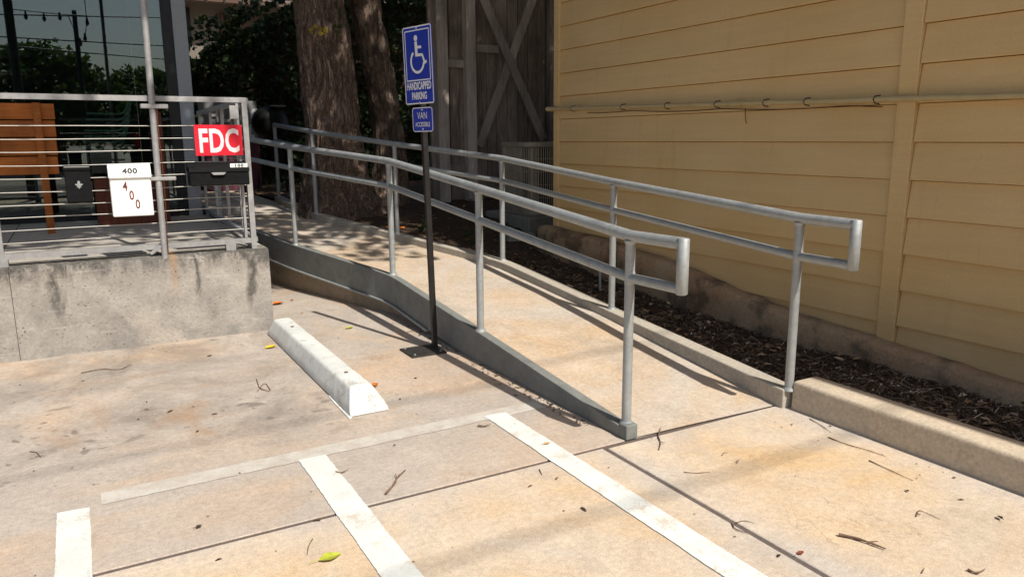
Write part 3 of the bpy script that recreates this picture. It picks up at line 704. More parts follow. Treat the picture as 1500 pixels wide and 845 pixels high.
# low weeds at tree foot
def weed(x,y,n,s_,seed,label):
    rr=random.Random(seed); e=empty('weed_plant',(x,y,bedz(x,y)),label,'plant','weeds in the planting bed'); mb=MB(); st=MB()
    for i in range(n):
        a=rr.uniform(0,6.3); L=rr.uniform(.03,.12); b=Vector((x,y,bedz(x,y))); tp=b+Vector((math.cos(a)*L*.8,math.sin(a)*L*.8,L*rr.uniform(.5,1.3))); st.tube([b,(b+tp)/2+Vector((0,0,.02)),tp],.0022,4)
        for k in range(4): leafq(mb,b.lerp(tp,.4+.2*k)+Vector((0,0,.012)),s_*rr.uniform(.7,1.3),rr,.1)
    mb.build('foliage',M_WEED,e,recalc=False,kind='stuff'); st.build('stems',M_WEED,e,recalc=False,kind='stuff')
weed(3.25,7.75,14,.04,1,'small green weed right of the tree trunk behind the ramp'); weed(3.5,7.0,8,.03,2,'sparse green weed beside the middle post of the far handrail'); weed(3.66,1.62,16,.026,4,'green weed in the bed at the right edge behind the kerb'); weed(3.62,7.35,10,.035,9,'small weed in the shade near the cooling unit')

# ------------------------------------------------------------------ timber gate and fence
YF=9.6
fen=empty('timber_fence',(4.5,YF,.45),'tall weathered grey plank fence with posts left of the braced gate','fence')
def plank(x0,x1,z0,z1,y,par,mat=M_WOOD,th=.024): return MB().box((x0,y,z0),(x1,y+th,z1),.003).build('plank',mat,par)
x=4.22; rr=random.Random(21)
while x<4.86:
    wd=rr.uniform(.13,.155); plank(x,min(x+wd,4.90),.35+rr.uniform(0,.05),3.9,YF+rr.uniform(0,.012),fen); x+=wd+rr.uniform(.004,.012)
MB().box((4.27,YF-.13,.3),(4.43,YF-.004,3.9),.006).build('post',M_WOODL,fen)
MB().box((4.70,YF-.13,.3),(4.845,YF-.004,3.9),.006).build('post',M_WOODL,fen)
for z in (1.0,2.38): MB().box((4.433,YF-.062,z),(4.697,YF-.003,z+.105),.005).build('rail',M_WOODL,fen)
gate=empty('timber_gate',(5.4,YF,.45),'weathered wooden plank gate with a large X brace beside the yellow house','gate')
x=4.91
while x<6.02:
    wd=rr.uniform(.14,.17); plank(x,min(x+wd,6.04),.5,3.9,YF+.02+rr.uniform(0,.01),gate); x+=wd+rr.uniform(.005,.014)
def brace(a,b,wd,y,mat): MB().bar((a[0],y,a[1]),(b[0],y,b[1]),wd,.028,(0,1,0)).build('brace',mat,gate)
# X: crossing near (5.36,1.99)
brace((4.96,3.42),(5.99,1.42),.125,YF-.02,M_WOODL); brace((4.94,1.34),(5.90,3.55),.125,YF+.0085,M_WOODL)
MB().box((4.91,YF-.010,2.60),(5.26,YF+.012,2.71),.004).build('rail',M_WOODL,gate)
MB().box((4.91,YF-.010,.62),(6.0,YF+.012,.76),.004).build('rail',M_WOODL,gate)
MB().box((4.91,YF+.06,.5),(6.1,YF+.085,3.9)).build('gap_blocker',M_WOOD,gate); MB().box((4.22,YF+.045,.35),(4.9,YF+.07,3.9)).build('gap_blocker',M_WOOD,fen)  # unseen sheets added behind the planks to block sky light in the gaps
fen2=empty('timber_fence',(6.3,YF,.45),'narrow strip of weathered planks between the gate and the yellow house','fence')
MB().box((6.045,YF-.10,.3),(6.13,YF+.0,3.9),.006).build('post',M_WOOD,fen2)
MB().box((6.12,YF+.04,.4),(7.3,YF+.065,3.9)).build('gap_blocker',M_WOOD,fen2)  # unseen sheet added here too, blocking light between planks
x=6.135
while x<7.2:
    wd=rr.uniform(.11,.14); plank(x,x+wd,.4,3.9,YF+rr.uniform(0,.01),fen2); x+=wd+.008

# ------------------------------------------------------------------ air conditioner
AX,AY,AZ=4.94,7.95,.56
ac=empty('air_conditioner',(AX,AY,AZ),'round-cornered outdoor air conditioning unit with vertical grille by the house corner','cooling unit')
def rrect(hw,r,n=6):
    out=[]
    for cx_,cy_,a0 in ((hw-r,hw-r,0),(-hw+r,hw-r,90),(-hw+r,-hw+r,180),(hw-r,-hw+r,270)):
        for i in range(n+1): a=math.radians(a0+90*i/n); out.append((AX+cx_+r*math.cos(a),AY+cy_+r*math.sin(a)))
    return out
HW=.40
MB().prism([(x,y,AZ+.06) for x,y in rrect(HW-.05,.18)],(0,0,.72)).build('coil',M_ACD,ac)
MB().prism([(x,y,AZ+.0) for x,y in rrect(HW,.2)],(0,0,.07)).build('base_pan',M_ACM,ac)
MB().prism([(x,y,AZ+.785) for x,y in rrect(HW+.01,.2)],(0,0,.055)).build('lid',M_ACM,ac,bevel=.008)
mb=MB(); ring=rrect(HW-.008,.2,8); per=[Vector((x,y,0)) for x,y in ring]+[Vector((*ring[0],0))]
L=[0]
for a,b in zip(per[:-1],per[1:]): L.append(L[-1]+(b-a).length)
nb=96
for i in range(nb):
    s_=L[-1]*i/nb; k=max(j for j in range(len(L)) if L[j]<=s_); k=min(k,len(per)-2); q=per[k].lerp(per[k+1],(s_-L[k])/(L[k+1]-L[k])); mb.tube([(q.x,q.y,AZ+.07),(q.x,q.y,AZ+.785)],.0062,4,False,False)
for z in (.2,.35,.5,.65): mb.tube([(p.x,p.y,AZ+z) for p in per],.005,4,False,False)
mb.build('grille',M_ACM,ac,kind='stuff')
for sx,sy in ((-1,-1),(1,-1),(-1,1),(1,1)): MB().box((AX+sx*(HW-.1)-.05,AY+sy*(HW-.1)-.05,AZ+.071),(AX+sx*(HW-.1)+.05,AY+sy*(HW-.1)+.05,AZ+.78),.01).build('corner_panel',M_ACM,ac)
tag(MB().box((AX-.52,AY-.56,.36),(AX+.5,AY+.5,AZ-.003),.012).build('equipment_pad',M_PAD),'grey concrete slab under the air conditioning unit','slab')
rb=MB(); rr=random.Random(9); P=[(4.0,7.12,.27),(4.32,7.02,.27),(4.36,7.2,.27),(4.02,7.32,.27),(4.01,7.13,.44),(4.31,7.04,.42),(4.33,7.2,.43),(4.04,7.3,.45)]
rb.add(P,[(0,3,2,1),(4,5,6,7),(0,1,5,4),(1,2,6,5),(2,3,7,6),(3,0,4,7)])
tag(rb.build('concrete_block',M_PAD,bevel=.02),'broken pale concrete block in front of the air conditioning slab','block')
tag(MB().tube([(3.72,5.05,.1),(3.715,5.05,.42)],.012,8).build('stake',M_FENCE),'short grey metal stake standing in the planting bed','stake')

# ------------------------------------------------------------------ raised platform
ZP=.635; YP=5.89; XP=1.212
plat=empty('platform',(-1,7,0),'raised concrete platform with a stained front wall at the left','platform')
def wallblock(x0,x1,parent=plat):
    n=max(8,int((x1-x0)/.05)); m=14; vs=[]; fs=[]; 
    prof=[(YP,-.02)]+[(YP+.0,z) for z in np.linspace(.04,ZP-.03,m)]+[(YP+.008,ZP-.012),(YP+.028,ZP),(YP+.24,ZP+.001)]
    k=len(prof)
    for i in range(n+1):
        x=x0+(x1-x0)*i/n
        for j,(y,z) in enumerate(prof):
            d=0
            if j<k-1: d=.004*mnoise.noise((x*6,z*6,3))+.003*mnoise.noise((x*19,z*19,1))
            e=.006*abs(mnoise.noise((x*14,7,z*3))) if j in (k-3,k-2) else 0
            vs.append((x,y+d+e,z-e))
    for i in range(n):
        for j in range(k-1): fs.append((i*k+j,(i+1)*k+j,(i+1)*k+j+1,i*k+j+1))
    return MB().add(vs,fs,True).build('front_wall',M_WALL,parent,recalc=False)
wallblock(-.455,XP); wallblock(-6,-.458)
MB().add([(XP,YP,-.02),(XP,9.4,-.02),(XP,9.4,ZP),(XP,YP+.03,ZP),(XP,YP,ZP-.03)],[(0,1,2,3,4)]).build('end_wall',M_WALL,plat,recalc=False)
MB().box((-6,YP+.06,.1),(XP-.012,8.98,ZP-.02)).build('fill',M_WALL,plat)
xs=[-6,-3.2,-1.9,-.55,XP-.0]; ys=[YP+.24,7.45,9.0]
for i in range(len(xs)-1):
    for j in range(2): MB().box((xs[i]+.004,ys[j]+.004,ZP-.06),(xs[i+1]-.004,ys[j+1]-.004,ZP+.002),.003).build('deck_slab',M_FLOOR,plat)

# ------------------------------------------------------------------ cable fence on the platform
cf=empty('cable_fence',(.3,5.95,ZP),'galvanised steel cable fence along the platform edge and corner','fence')
YC_=5.965; ZT=1.735
def sq(a,b,wd=.04,hd=.04): return MB().bar(a,b,wd,hd)
sq((-4,YC_,ZT),(1.14,YC_,ZT),.042,.036).build('top_rail',M_FENCE,cf)
sq((-4,YC_,.70),(1.14,YC_,.70),.04,.036).build('bottom_rail',M_FENCE,cf)
for x in (-.49,-2.1,-3.6): sq((x,YC_+.001,ZP),(x,YC_+.001,ZT-.02),.036,.036).build('post',M_FENCE,cf)
sq((1.12,YC_,ZP),(1.12,YC_,ZT-.019),.038,.045).build('post',M_FENCE,cf); sq((1.068,YC_+.004,.72),(1.068,YC_+.004,ZT-.02),.018,.04).build('post',M_FENCE,cf)
for x in (-.49,.95): MB().box((x-.035,YC_-.03,ZP-.001),(x+.035,YC_+.03,.682)).build('foot_bracket',M_FENCE,cf)
ZC=[1.553,1.466,1.383,1.294,1.208,1.120,1.034,.955,.872,.79]
for z in ZC:
    p=[(x,YC_+.002,z-.006*math.sin(math.pi*((x+4)%1.6)/1.6)+.002*math.sin(x*5+z*9)) for x in np.linspace(-4,1.1,30)]
    MB().tube(p,.003,6).build('cable',M_CABLE,cf)
def side(y): return 1.14+.02*(y-5.95)
sq((1.14,6.0,ZT-.002),(side(8.9),8.9,ZT-.002),.042,.036).build('top_rail',M_FENCE,cf); sq((1.14,6.0,.70),(side(8.9),8.9,.70),.04,.036).build('bottom_rail',M_FENCE,cf)
for y in (6.5,7.25,8.0,8.85): sq((side(y),y,ZP),(side(y),y,ZT-.019),.026,.03).build('post',M_FENCE,cf)
for z in ZC: MB().tube([(side(y),y,z) for y in (6.0,7.25,8.85)],.003,6).build('cable',M_CABLE,cf)
MB().box((1.015,YC_-.022,1.60),(1.075,YC_-.012,1.695)).build('tab_plate',M_FENCE,cf)
pole=empty('light_pole',(.497,5.915,ZP),'tall thin galvanised pole clamped to the front of the cable fence','pole')
MB().tube([(.490,5.915,ZP-.02),(.522,5.915,3.9)],.0215,14).build('shaft',M_FENCE,pole)
MB().box((.425,5.885,1.665),(.60,5.942,1.695),.004).build('clamp',M_FENCE,pole); MB().box((.44,5.889,1.17),(.61,5.94,1.196),.004).build('clamp',M_FENCE,pole)
sq((.40,5.93,.655),(.48,5.925,.71),.02,.02).build('foot_brace',M_FENCE,pole)
mb=MB(); mb.tube([(.492+.0135*(z-.64)/1.0+.024+.004*math.sin(z*7),5.893,z) for z in np.linspace(.66,1.66,26)],.0032,6); mb.build('cord',M_BROWN,pole)

# signs and boxes on the fence
def plate(mb,x0,x1,z0,z1,y,th,r=0.0):
    mb.box((x0,y,z0),(x1,y+th,z1))
rX,uZ,nF=Vector((1,0,0)),Vector((0,0,1)),Vector((0,-1,0))
fdc=empty('fdc_sign',(.92,5.9,1.34),'red sign with white letters FDC on the cable fence','sign')
MB().box((.758,5.925,1.338),(1.085,5.929,1.556)).build('panel',M_RED,fdc)
mb=MB(); text_mb(mb,'FDC',.232,(.922,5.925,1.365),rX,uZ,nF,.0015,.006,.62,spacing=1.04); mb.build('lettering',M_REDW,fdc,recalc=False)
wb=empty('mailbox',(.315,5.9,.935),'white metal mailbox with red number 400 hanging on the cable fence','mailbox')
MB().box((.187,5.84,.935),(.441,5.945,1.255),.006).build('body',M_BOXW,wb)
MB().prism([(.182,5.825,1.198),(.182,5.825,1.21),(.182,5.850,1.278),(.182,5.868,1.292),(.182,5.95,1.292),(.182,5.95,1.198)],(.264,0,0)).build('lid',M_BOXW,wb,bevel=.004)
mb=MB()
for ch,x,z in (('4',.277,1.125),('0',.312,1.062),('0',.345,1.0)): text_mb(mb,ch,.088,(x,5.84,z-.012),rX,uZ,nF,.0015,.0016,.68)
mb.build('red_number',M_PRINT,wb,recalc=False)
sl_=Vector((0,.025,.068)).normalized(); mb=MB(); text_mb(mb,'400',.05,Vector((.315,5.832,1.229)),rX,sl_,Vector((0,-.94,.34)),.003,.002,1.15,spacing=1.1); mb.build('lid_number',M_PRINTK,wb,recalc=False)
db=empty('mailbox',(0,5.9,1.04),'narrow black mailbox with a silver fleur-de-lis ornament on the cable fence','mailbox')
MB().box((-.075,5.87,1.043),(.078,5.95,1.275),.006).build('body',M_BOXB,db); MB().box((-.08,5.862,1.255),(.083,5.952,1.288),.004).build('lid',M_BOXB,db)
MB().box((-.072,5.859,1.276),(.075,5.8617,1.282)).build('trim',M_FENCE,db)
mb=MB(); cx_,cz_=.004,1.155
def petal(a,l,wd,ox=0,oz=0): 
    d=Vector((math.sin(a),0,math.cos(a))); s_=Vector((math.cos(a),0,-math.sin(a))); c=Vector((cx_+ox,5.868,cz_+oz)); mb.prism([c,c+d*l*.4+s_*wd,c+d*l*.75+s_*wd*.8,c+d*l,c+d*l*.75-s_*wd*.8,c+d*l*.4-s_*wd],(0,-.004,0))
petal(0,.034,.009); petal(1.15,.026,.006); petal(-1.15,.026,.006); petal(math.pi,.022,.005); petal(2.3,.018,.004); petal(-2.3,.018,.004)
mb.build('fleur_ornament',M_GALV,db)
bb=empty('mailbox',(.89,5.9,1.13),'wide black mailbox with a hinged lid below the red FDC sign','mailbox')
MB().box((.69,5.80,1.128),(1.093,5.95,1.245),.006).build('body',M_BOXB,bb)
MB().prism([(.686,5.792,1.225),(.686,5.80,1.25),(.686,5.95,1.292),(.686,5.955,1.292),(.686,5.955,1.225)],(.411,0,0)).build('lid',M_BOXB,bb,bevel=.003)
MB().prism([(.83,5.797,1.222),(.93,5.797,1.222),(.915,5.797,1.205),(.845,5.797,1.205)],(0,-.018,0)).build('handle',M_FENCE,bb)
MB().box((.965,5.80,1.254),(1.085,5.8005,1.2815)).build('number_tag',M_BOXW,bb)
mb=MB(); text_mb(mb,'100',.028,(1.025,5.80,1.258),rX,uZ,nF,.0015,.001,1.35,spacing=1.2); mb.build('tag_number',M_PRINTK,bb,recalc=False)

# ------------------------------------------------------------------ parking sign on post
SB=Vector((2.055,4.717,0)); ST=Vector((2.005,4.717,2.12))
ps=empty('parking_sign',tuple(SB),'blue handicapped parking sign with wheelchair symbol on a thin black post','sign')
MB().box((1.835,4.59,.002),(2.09,4.83,.012),.002).build('base_plate',M_PLATE,ps,label='flat black steel base plate')
for dx,dy in ((.03,.03),(.22,.03),(.03,.21)): MB().tube([(1.835+dx,4.59+dy,.012),(1.835+dx,4.59+dy,.02)],.008,6).build('bolt',M_GALV,ps)
MB().bar(SB+Vector((0,0,.01)),ST,.034,.034,(0,1,0)).build('post',M_BLACKPOST,ps)
upv=(ST-SB).normalized(); wv=Vector((.24,-.97,0)); wv=(wv-upv*wv.dot(upv)).normalized(); nv=wv.cross(upv)   # facing the parking bay
if nv.x>0: nv=-nv
def sp(c,u,v,d=0): return c+wv*u+upv*v+nv*d
def rplate(c,hw,hh,r,d0,d1,n=5):
    pts=[]
    for cu,cv,a0 in ((hw-r,hh-r,0),(-hw+r,hh-r,90),(-hw+r,-hh+r,180),(hw-r,-hh+r,270)):
        for i in range(n+1): a=math.radians(a0+90*i/n); pts.append((cu+r*math.cos(a),cv+r*math.sin(a)))
    return MB().prism([sp(c,u,v,d0) for u,v in pts],nv*(d1-d0))
def ringplate(mb,c,hw,hh,r,wd,d,n=5):
    def loop(hw,hh,r):
        o=[]
        for cu,cv,a0 in ((hw-r,hh-r,0),(-hw+r,hh-r,90),(-hw+r,-hh+r,180),(hw-r,-hh+r,270)):
            for i in range(n+1): a=math.radians(a0+90*i/n); o.append(sp(c,cu+r*math.cos(a),cv+r*math.sin(a),d))
        return o
    A=loop(hw,hh,r); B=loop(hw-wd,hh-wd,max(.001,r-wd)); k=len(A)
    mb.add(A+B,[(i,(i+1)%k,k+(i+1)%k,k+i) for i in range(k)])
c1=SB+upv*1.915+nv*.020; HWs,HHs=.152,.243
panel=rplate(c1,HWs,HHs,.016,0,.003).build('sign_panel',M_BLUE,ps)
mb=MB(); ringplate(mb,c1,HWs,HHs,.016,.008,.0036); ringplate(mb,sp(c1,0,.062),HWs-.022,.158,.004,.007,.0037); mb.build('white_border',M_SIGNW,panel,recalc=False)
mb=MB(); lv=[0]
def stroke(pts,wd):
    lv[0]+=1; d=.0038+.00025*lv[0]; L_=[];R_=[]
    for i,p in enumerate(pts):
        a=pts[max(0,i-1)]; b=pts[min(len(pts)-1,i+1)]; tx,ty=b[0]-a[0],b[1]-a[1]; l=math.hypot(tx,ty); nx_,ny_=-ty/l*wd/2,tx/l*wd/2
        L_.append((p[0]+nx_,p[1]+ny_)); R_.append((p[0]-nx_,p[1]-ny_))
    vs=[sp(c1,u,v,d) for u,v in L_+R_]; k=len(pts); mb.add(vs,[(i,i+1,k+i+1,k+i) for i in range(k-1)])
def disc(u,v,r):
    lv[0]+=1; d=.0038+.00025*lv[0]; mb.add([sp(c1,u+r*math.cos(a),v+r*math.sin(a),d) for a in np.linspace(0,2*math.pi,20,endpoint=False)],[tuple(range(20))])
disc(-.012,.168,.019)
stroke([(-.012,.147),(-.009,.062)],.027); stroke([(-.012,.112),(.045,.110)],.017)
stroke([(-.021,.064),(.052,.062),(.078,.004)],.019); stroke([(.066,.008),(.096,.020)],.017); 
stroke([(-.002+.068*math.cos(a),.024+.068*math.sin(a)) for a in np.linspace(math.radians(125),math.radians(352),26)],.017)
mb.build('wheelchair_symbol',M_SIGNW,panel,recalc=False)
mb=MB(); text_mb(mb,'HANDICAPPED',.066,sp(c1,0,-.15),wv,upv,nv,.0045,.0022,.585); mb.build('lettering',M_SIGNW,panel,recalc=False); mb=MB(); text_mb(mb,'PARKING',.062,sp(c1,0,-.212),wv,upv,nv,.0045,.0022,.62); mb.build('lettering',M_SIGNW,panel,recalc=False)
c2=SB+upv*1.572+nv*.020+wv*.02
p2=rplate(c2,.108,.078,.022,0,.003).build('sign_panel',M_BLUE,ps,label='small blue van accessible plate')
mb=MB(); ringplate(mb,c2,.108,.078,.022,.0055,.0036); mb.build('white_border',M_SIGNW,p2,recalc=False)
mb=MB(); text_mb(mb,'VAN',.062,sp(c2,0,.005),wv,upv,nv,.0045,0,.85); mb.build('lettering',M_SIGNW,p2,recalc=False); mb=MB(); text_mb(mb,'ACCESSIBLE',.04,sp(c2,0,-.044),wv,upv,nv,.0045,.0005,.74); mb.build('lettering',M_SIGNW,p2,recalc=False)
for c,v in ((c1,.228),(c1,-.235),(c2,.062),(c2,-.062)): MB().tube([sp(c,0,v,.003),sp(c,0,v,.008)],.006,8).build('bolt',M_GALV,ps)

# ------------------------------------------------------------------ wheel stop
ws=empty('wheel_stop',(1.24,4.75,0),'white painted concrete wheel stop in the parking bay','wheel stop')
prof=[(1.136,.004),(1.135,.022),(1.146,.05),(1.169,.108),(1.174,.118),(1.185,.126),(1.235,.128),(1.285,.126),(1.298,.118),(1.303,.108),(1.334,.05),(1.346,.022),(1.345,.004)]
n=150; vs=[]; fs=[]; k=len(prof)
ystops=[3.735+(5.765-3.735)*i/n for i in range(n+1)]
for i,y in enumerate(ystops):
    for x,z in prof:
        ya=3.735+z*1.05; yb=5.765-z*.6
        yy=ya+(yb-ya)*i/n
        ch=.0012*mnoise.noise((x*14,yy*14,z*14))+.0012*mnoise.noise((x*50,yy*50,z*50)); 
        nb=mnoise.noise((x*22,yy*22,z*22+5)); ch-=.012*max(0,nb-.42)
        cx_=1.24; vs.append((x+(ch if x>cx_ else -ch)*.8,yy+.003*mnoise.noise((x*15,yy*4,z*15)),z+ch if z>.02 else z))
for i in range(n):
    for j_ in range(k-1): fs.append((i*k+j_,(i+1)*k+j_,(i+1)*k+j_+1,i*k+j_+1))
fs+=[tuple(range(k))[::-1],tuple(range(n*k,n*k+k))]
o=MB().add(vs,fs,True).build('body',M_STOP,ws); o.data.polygons.foreach_set('use_smooth',[len(p.vertices)==4 for p in o.data.polygons])
for y in (4.12,5.38): 
    MB().tube([(1.235,y,.120),(1.235,y,.1325)],.012,10).build('anchor_pin',M_TWIG,ws)
MB().add([(1.117,3.70,.004),(1.136,3.72,.004),(1.136,4.15,.004),(1.126,4.12,.004),(1.120,3.95,.004)],[(0,1,2,3,4)]).build('paint_overspill',M_STRIPE,ws)

# ------------------------------------------------------------------ glazed building at left
YG=9.02
shop=empty('shop_building',(-2,12,.6),'glass fronted building with a dark frame and grey corner column','building')
MB().box((1.03,YG-.03,.60),(1.17,YG+.3,5.2),.004).build('corner_column',M_COLM,shop)
MB().box((.925,YG-.03,.62),(1.028,YG+.05,5.2),.003).build('mullion',M_DARK,shop)
for x in (-2.2,-5.2): MB().box((x-.05,YG-.03,.62),(x+.05,YG+.05,5.2),.003).build('mullion',M_DARK,shop)
MB().box((-8,YG-.03,.615),(.923,YG+.05,.70),.003).build('sill_frame',M_DARK,shop)
for x0,x1 in ((-2.148,.923),(-5.148,-2.252),(-8,-5.252)): MB().box((x0,YG,.702),(x1,YG+.012,5.2)).build('glass_pane',M_GLASS,shop)
MB().box((-8,YG-.03,5.202),(1.172,YG+.4,5.7)).build('fascia',M_DARK,shop)
MB().box((-8,YG+.06,.5),(1.02,15,.62)).build('floor',M_INT,shop); MB().box((-8,14.9,.62),(1.02,15,5.2)).build('back_wall',M_INT,shop)
MB().box((1.03,YG+.302,.5),(1.16,15,5.2)).build('side_wall',M_INT,shop); MB().box((-8,YG+.402,5.21),(1.17,15,5.4)).build('roof',M_DARK,shop)
# stacked chairs inside
ORD=['lowest','second lowest','third lowest','middle','third highest','second highest','topmost']
for i in range(7):
    z=1.37+.06*i; x=.30+.012*i; y=9.62
    c=empty('stacking_chair',(x,y,z-.4),'pale green chair behind the glass, %s of its stack'%ORD[i],'chair','stacked chairs behind the glass')
    pf=[(-.21,.0),(.10,-.004),(.15,.015),(.18,.06),(.235,.20),(.25,.23)]
    vs=[]
    for u,v in pf: vs+=[(x+u,y-.2,z+v),(x+u,y+.2,z+v),(x+u-.008,y+.2,z+v+.014),(x+u-.008,y-.2,z+v+.014)]
    fs=[]
    for q in range(len(pf)-1):
        for e_ in range(4): fs.append((q*4+e_,q*4+(e_+1)%4,q*4+4+(e_+1)%4,q*4+4+e_))
    MB().add(vs,fs).build('seat_shell',M_CHAIR,c)
    if i==0:
        for dx in (-.18,.12):
            for dy in (-.19,.19): MB().tube([(x+dx*1.1,y+dy,.625),(x+dx,y+dy,z)],.012,6).build('leg',M_GALV,c)
# orange slatted screen and brown timber furniture on the deck
osn=empty('slatted_screen',(-.5,7.9,ZP),'orange stained wooden slatted screen standing on the platform','screen')
for k,(z0_,z1_) in enumerate(((1.16,1.315),(1.325,1.475),(1.485,1.625),(1.635,1.77))): MB().box((-1.9,7.92,z0_),(-.135+.006*k,7.945,z1_),.003).build('slat',M_ORANGE,osn)
for x in (-.25,-1.3): MB().box((x-.03,7.875,ZP+.003),(x+.03,7.918,1.775),.003).build('upright',M_ORANGE,osn)
bp_=empty('timber_planter',(.4,8.5,ZP),'low reddish brown wooden planter box behind the white mailbox','planter')
for k in range(4): MB().box((.135,8.3,ZP+.003+.115*k),(.74,8.325,ZP+.112+.115*k),.003).build('plank',M_BROWN,bp_)
MB().box((.135,8.33,ZP+.003),(.16,8.75,1.09)).build('side_panel',M_BROWN,bp_); MB().box((.715,8.33,ZP+.003),(.74,8.75,1.09)).build('side_panel',M_BROWN,bp_); MB().box((.165,8.33,.95),(.71,8.75,1.04)).build('soil',M_SOIL,bp_)
tag(MB().box((.67,8.2,ZP+.003),(.765,8.28,1.72),.004).build('timber_post',M_BROWN),'reddish brown square wooden post behind the thin pole','post')

# ------------------------------------------------------------------ sign wall and kettle grill beyond the landing
sg=empty('lettered_sign',(2,13.0,.63),'grey wall sign with raised metal letters HU behind the cable fence','sign')
MB().box((1.75,13.0,.64),(2.64,13.06,2.06),.004).build('panel',M_SIGNG,sg); MB().box((1.75,12.99,.64),(2.64,12.999,1.45)).build('lower_panel',M_WINE,sg)
for ch,x in (('H',1.965),('U',2.16)):
    mb=MB(); text_mb(mb,ch,.30,(x,13.0,1.73),rX,uZ,nF,.03,.008,.80); mb.build('letter',M_LETG,sg,recalc=False,label='grey metal letter '+ch)
for ch,x,z,sz in (('I',2.485,1.72,.31),('C',2.60,1.72,.31),('L',2.53,1.49,.28)):
    mb=MB(); text_mb(mb,ch,sz,(x,13.0,z),rX,uZ,nF,.012,.012,.62); mb.build('letter',M_SIGNW,sg,recalc=False,label='white painted letter partly hidden by the fence corner')
kg=empty('kettle_grill',(2.60,11.9,.63),'round black barrel grill at the end of the ramp','grill')
mb=MB(); R_=.27; cz_=1.69; vs=[]; fs=[]
for i in range(13):
    a=-math.pi/2+math.pi*i/12
    for j in range(24): b=2*math.pi*j/24; vs.append((2.60+R_*math.cos(a)*math.cos(b),11.9+R_*math.cos(a)*math.sin(b),cz_+R_*.95*math.sin(a)))
for i in range(12):
    for j in range(24): fs.append((i*24+j,i*24+(j+1)%24,(i+1)*24+(j+1)%24,(i+1)*24+j))
mb.add(vs,fs,True).build('bowl',M_GRILL,kg); MB().box((2.58,11.7,1.925),(2.80,12.1,1.945),.006).build('side_shelf',M_SIGNG,kg)
for a in (.5,2.6,4.7): MB().tube([(2.60+.14*math.cos(a),11.9+.14*math.sin(a),1.4),(2.60+.26*math.cos(a),11.9+.26*math.sin(a),.645)],.014,8).build('leg',M_GRILL,kg)

# ------------------------------------------------------------------ far house, lights over the hedge
fh=empty('far_house',(5,24,0),'beige rendered house beyond the vine hedge at the top','house')
MB().box((-2,24,-.02),(11,31,5.6)).build('wall',M_BEIGE,fh); MB().box((4.02,23.9,4.3),(11,23.99,5.0)).build('trim_board',M_TRIMB,fh)
MB().prism([(-2.6,23.2,5.25),(-2.6,27.5,8.2),(-2.6,31.6,5.25)],(14.2,0,0)).build('roof',M_ROOF,fh)
MB().box((-2.6,23.15,5.18),(11.6,23.26,5.3)).build('fascia',M_TRIMB,fh)
MB().box((3.06,23.94,4.1),(3.22,23.99,5.1)).build('downpipe',M_DARK,fh)
ls=empty('string_lights',(3.2,14,4.0),'string of small bulbs strung above the vine hedge','string lights')
MB().tube([(1.3,12.5,3.55),(2.3,12.5,3.532),(4.0,12.5,3.60)],.006,5).build('cord',M_DARK,ls)
for i in range(9):
    x=1.92+.26*(i-1); z=3.53+.02*((x-2.3)/1.05)**2; MB().tube([(x,12.5,z-.0),(x,12.5,z-.03),(x,12.5,z-.07),(x,12.5,z-.09)],[.012,.014,.026,.008],8).build('bulb',M_BULB,ls)

# ------------------------------------------------------------------ across the lot behind the camera: seen mirrored in the glass
def mirror_tree(x,y,h,r,seed,label):
    rr=random.Random(seed); e=empty('tree',(x,y,0),label,'tree','trees across the parking lot'); mb=MB()
    for i in range(95):
        a=rr.uniform(0,6.3); q=rr.random()**.6*r; z=h*(.28+.72*rr.random()); q*=max(.25,1-((z/h-.55)/.55)**2); clump(mb,(x+q*math.cos(a),y+q*math.sin(a),z),rr.uniform(.6,1.0),60,.34,rr)
    mb.build('crown',M_LEAF,e,recalc=False,kind='stuff'); MB().tube([(x,y,-.02),(x+.1,y,h*.35),(x,y+.1,h*.75)],[.28,.2,.08],10).build('trunk',M_BARK,e)
for i,(x,h,r,d) in enumerate(((-4.6,6.2,3.4,0),(-.6,5.5,3.4,0),(3.6,4.7,3.2,0))):
    mirror_tree(x,-25+.7*math.sin(i*2),h,r,40+i,['tallest bushy tree mirrored at the left edge of the glass','bushy tree mirrored in the middle of the glass','low bushy tree mirrored in the glass beside the grey column'][i])
up=empty('utility_pole',(.48,-14,0),'dark wooden utility pole with wires mirrored in the glass','pole')
MB().tube([(.45,-14,-.02),(.49,-14,5.95)],[.09,.075],10).build('shaft',M_DARK,up)
for (x0,z0_),(x1,z1_) in (((-1.3,5.68),(2.5,5.86)),((-1.2,4.93),(2.7,4.90)),((1.4,4.5),(2.7,4.44))):
    k=(z1_-z0_)/(x1-x0); MB().tube([(x,-14,z0_+k*(x-x0)+.0008*(x-.5)**2) for x in np.linspace(-16,18,24)],.024,5).build('wire',M_DARK,up)
lp=empty('string_lights',(-1.03,-4.46,0),'string of hanging bulbs on a dark post mirrored in the glass','string lights')
MB().tube([(-1.03,-4.46,-.02),(-1.03,-4.46,6.2)],.10,10).build('post',M_DARK,lp)
MB().tube([(x,-4.46,4.55-.05*math.sin((x+1)*1.1)) for x in np.linspace(-1.03,3.5,26)],.012,5).build('cord',M_DARK,lp)
MB().tube([(.62,-4.46,6.4),(.60,-4.46,4.4),(.53,-4.46,3.98),(.42,-4.46,3.85),(.33,-4.46,4.05),(.2,-4.46,4.5)],.010,5).build('cord',M_DARK,lp)
for x,z in ((-.69,4.47),(-.31,4.45),(.026,4.5),(.608,4.42),(.524,4.04),(.35,4.12),(.41,3.91)): MB().tube([(x,-4.46,z+.05),(x,-4.46,z),(x,-4.46,z-.09),(x,-4.46,z-.15)],[.018,.024,.045,.015],8).build('bulb',M_DARK,lp)
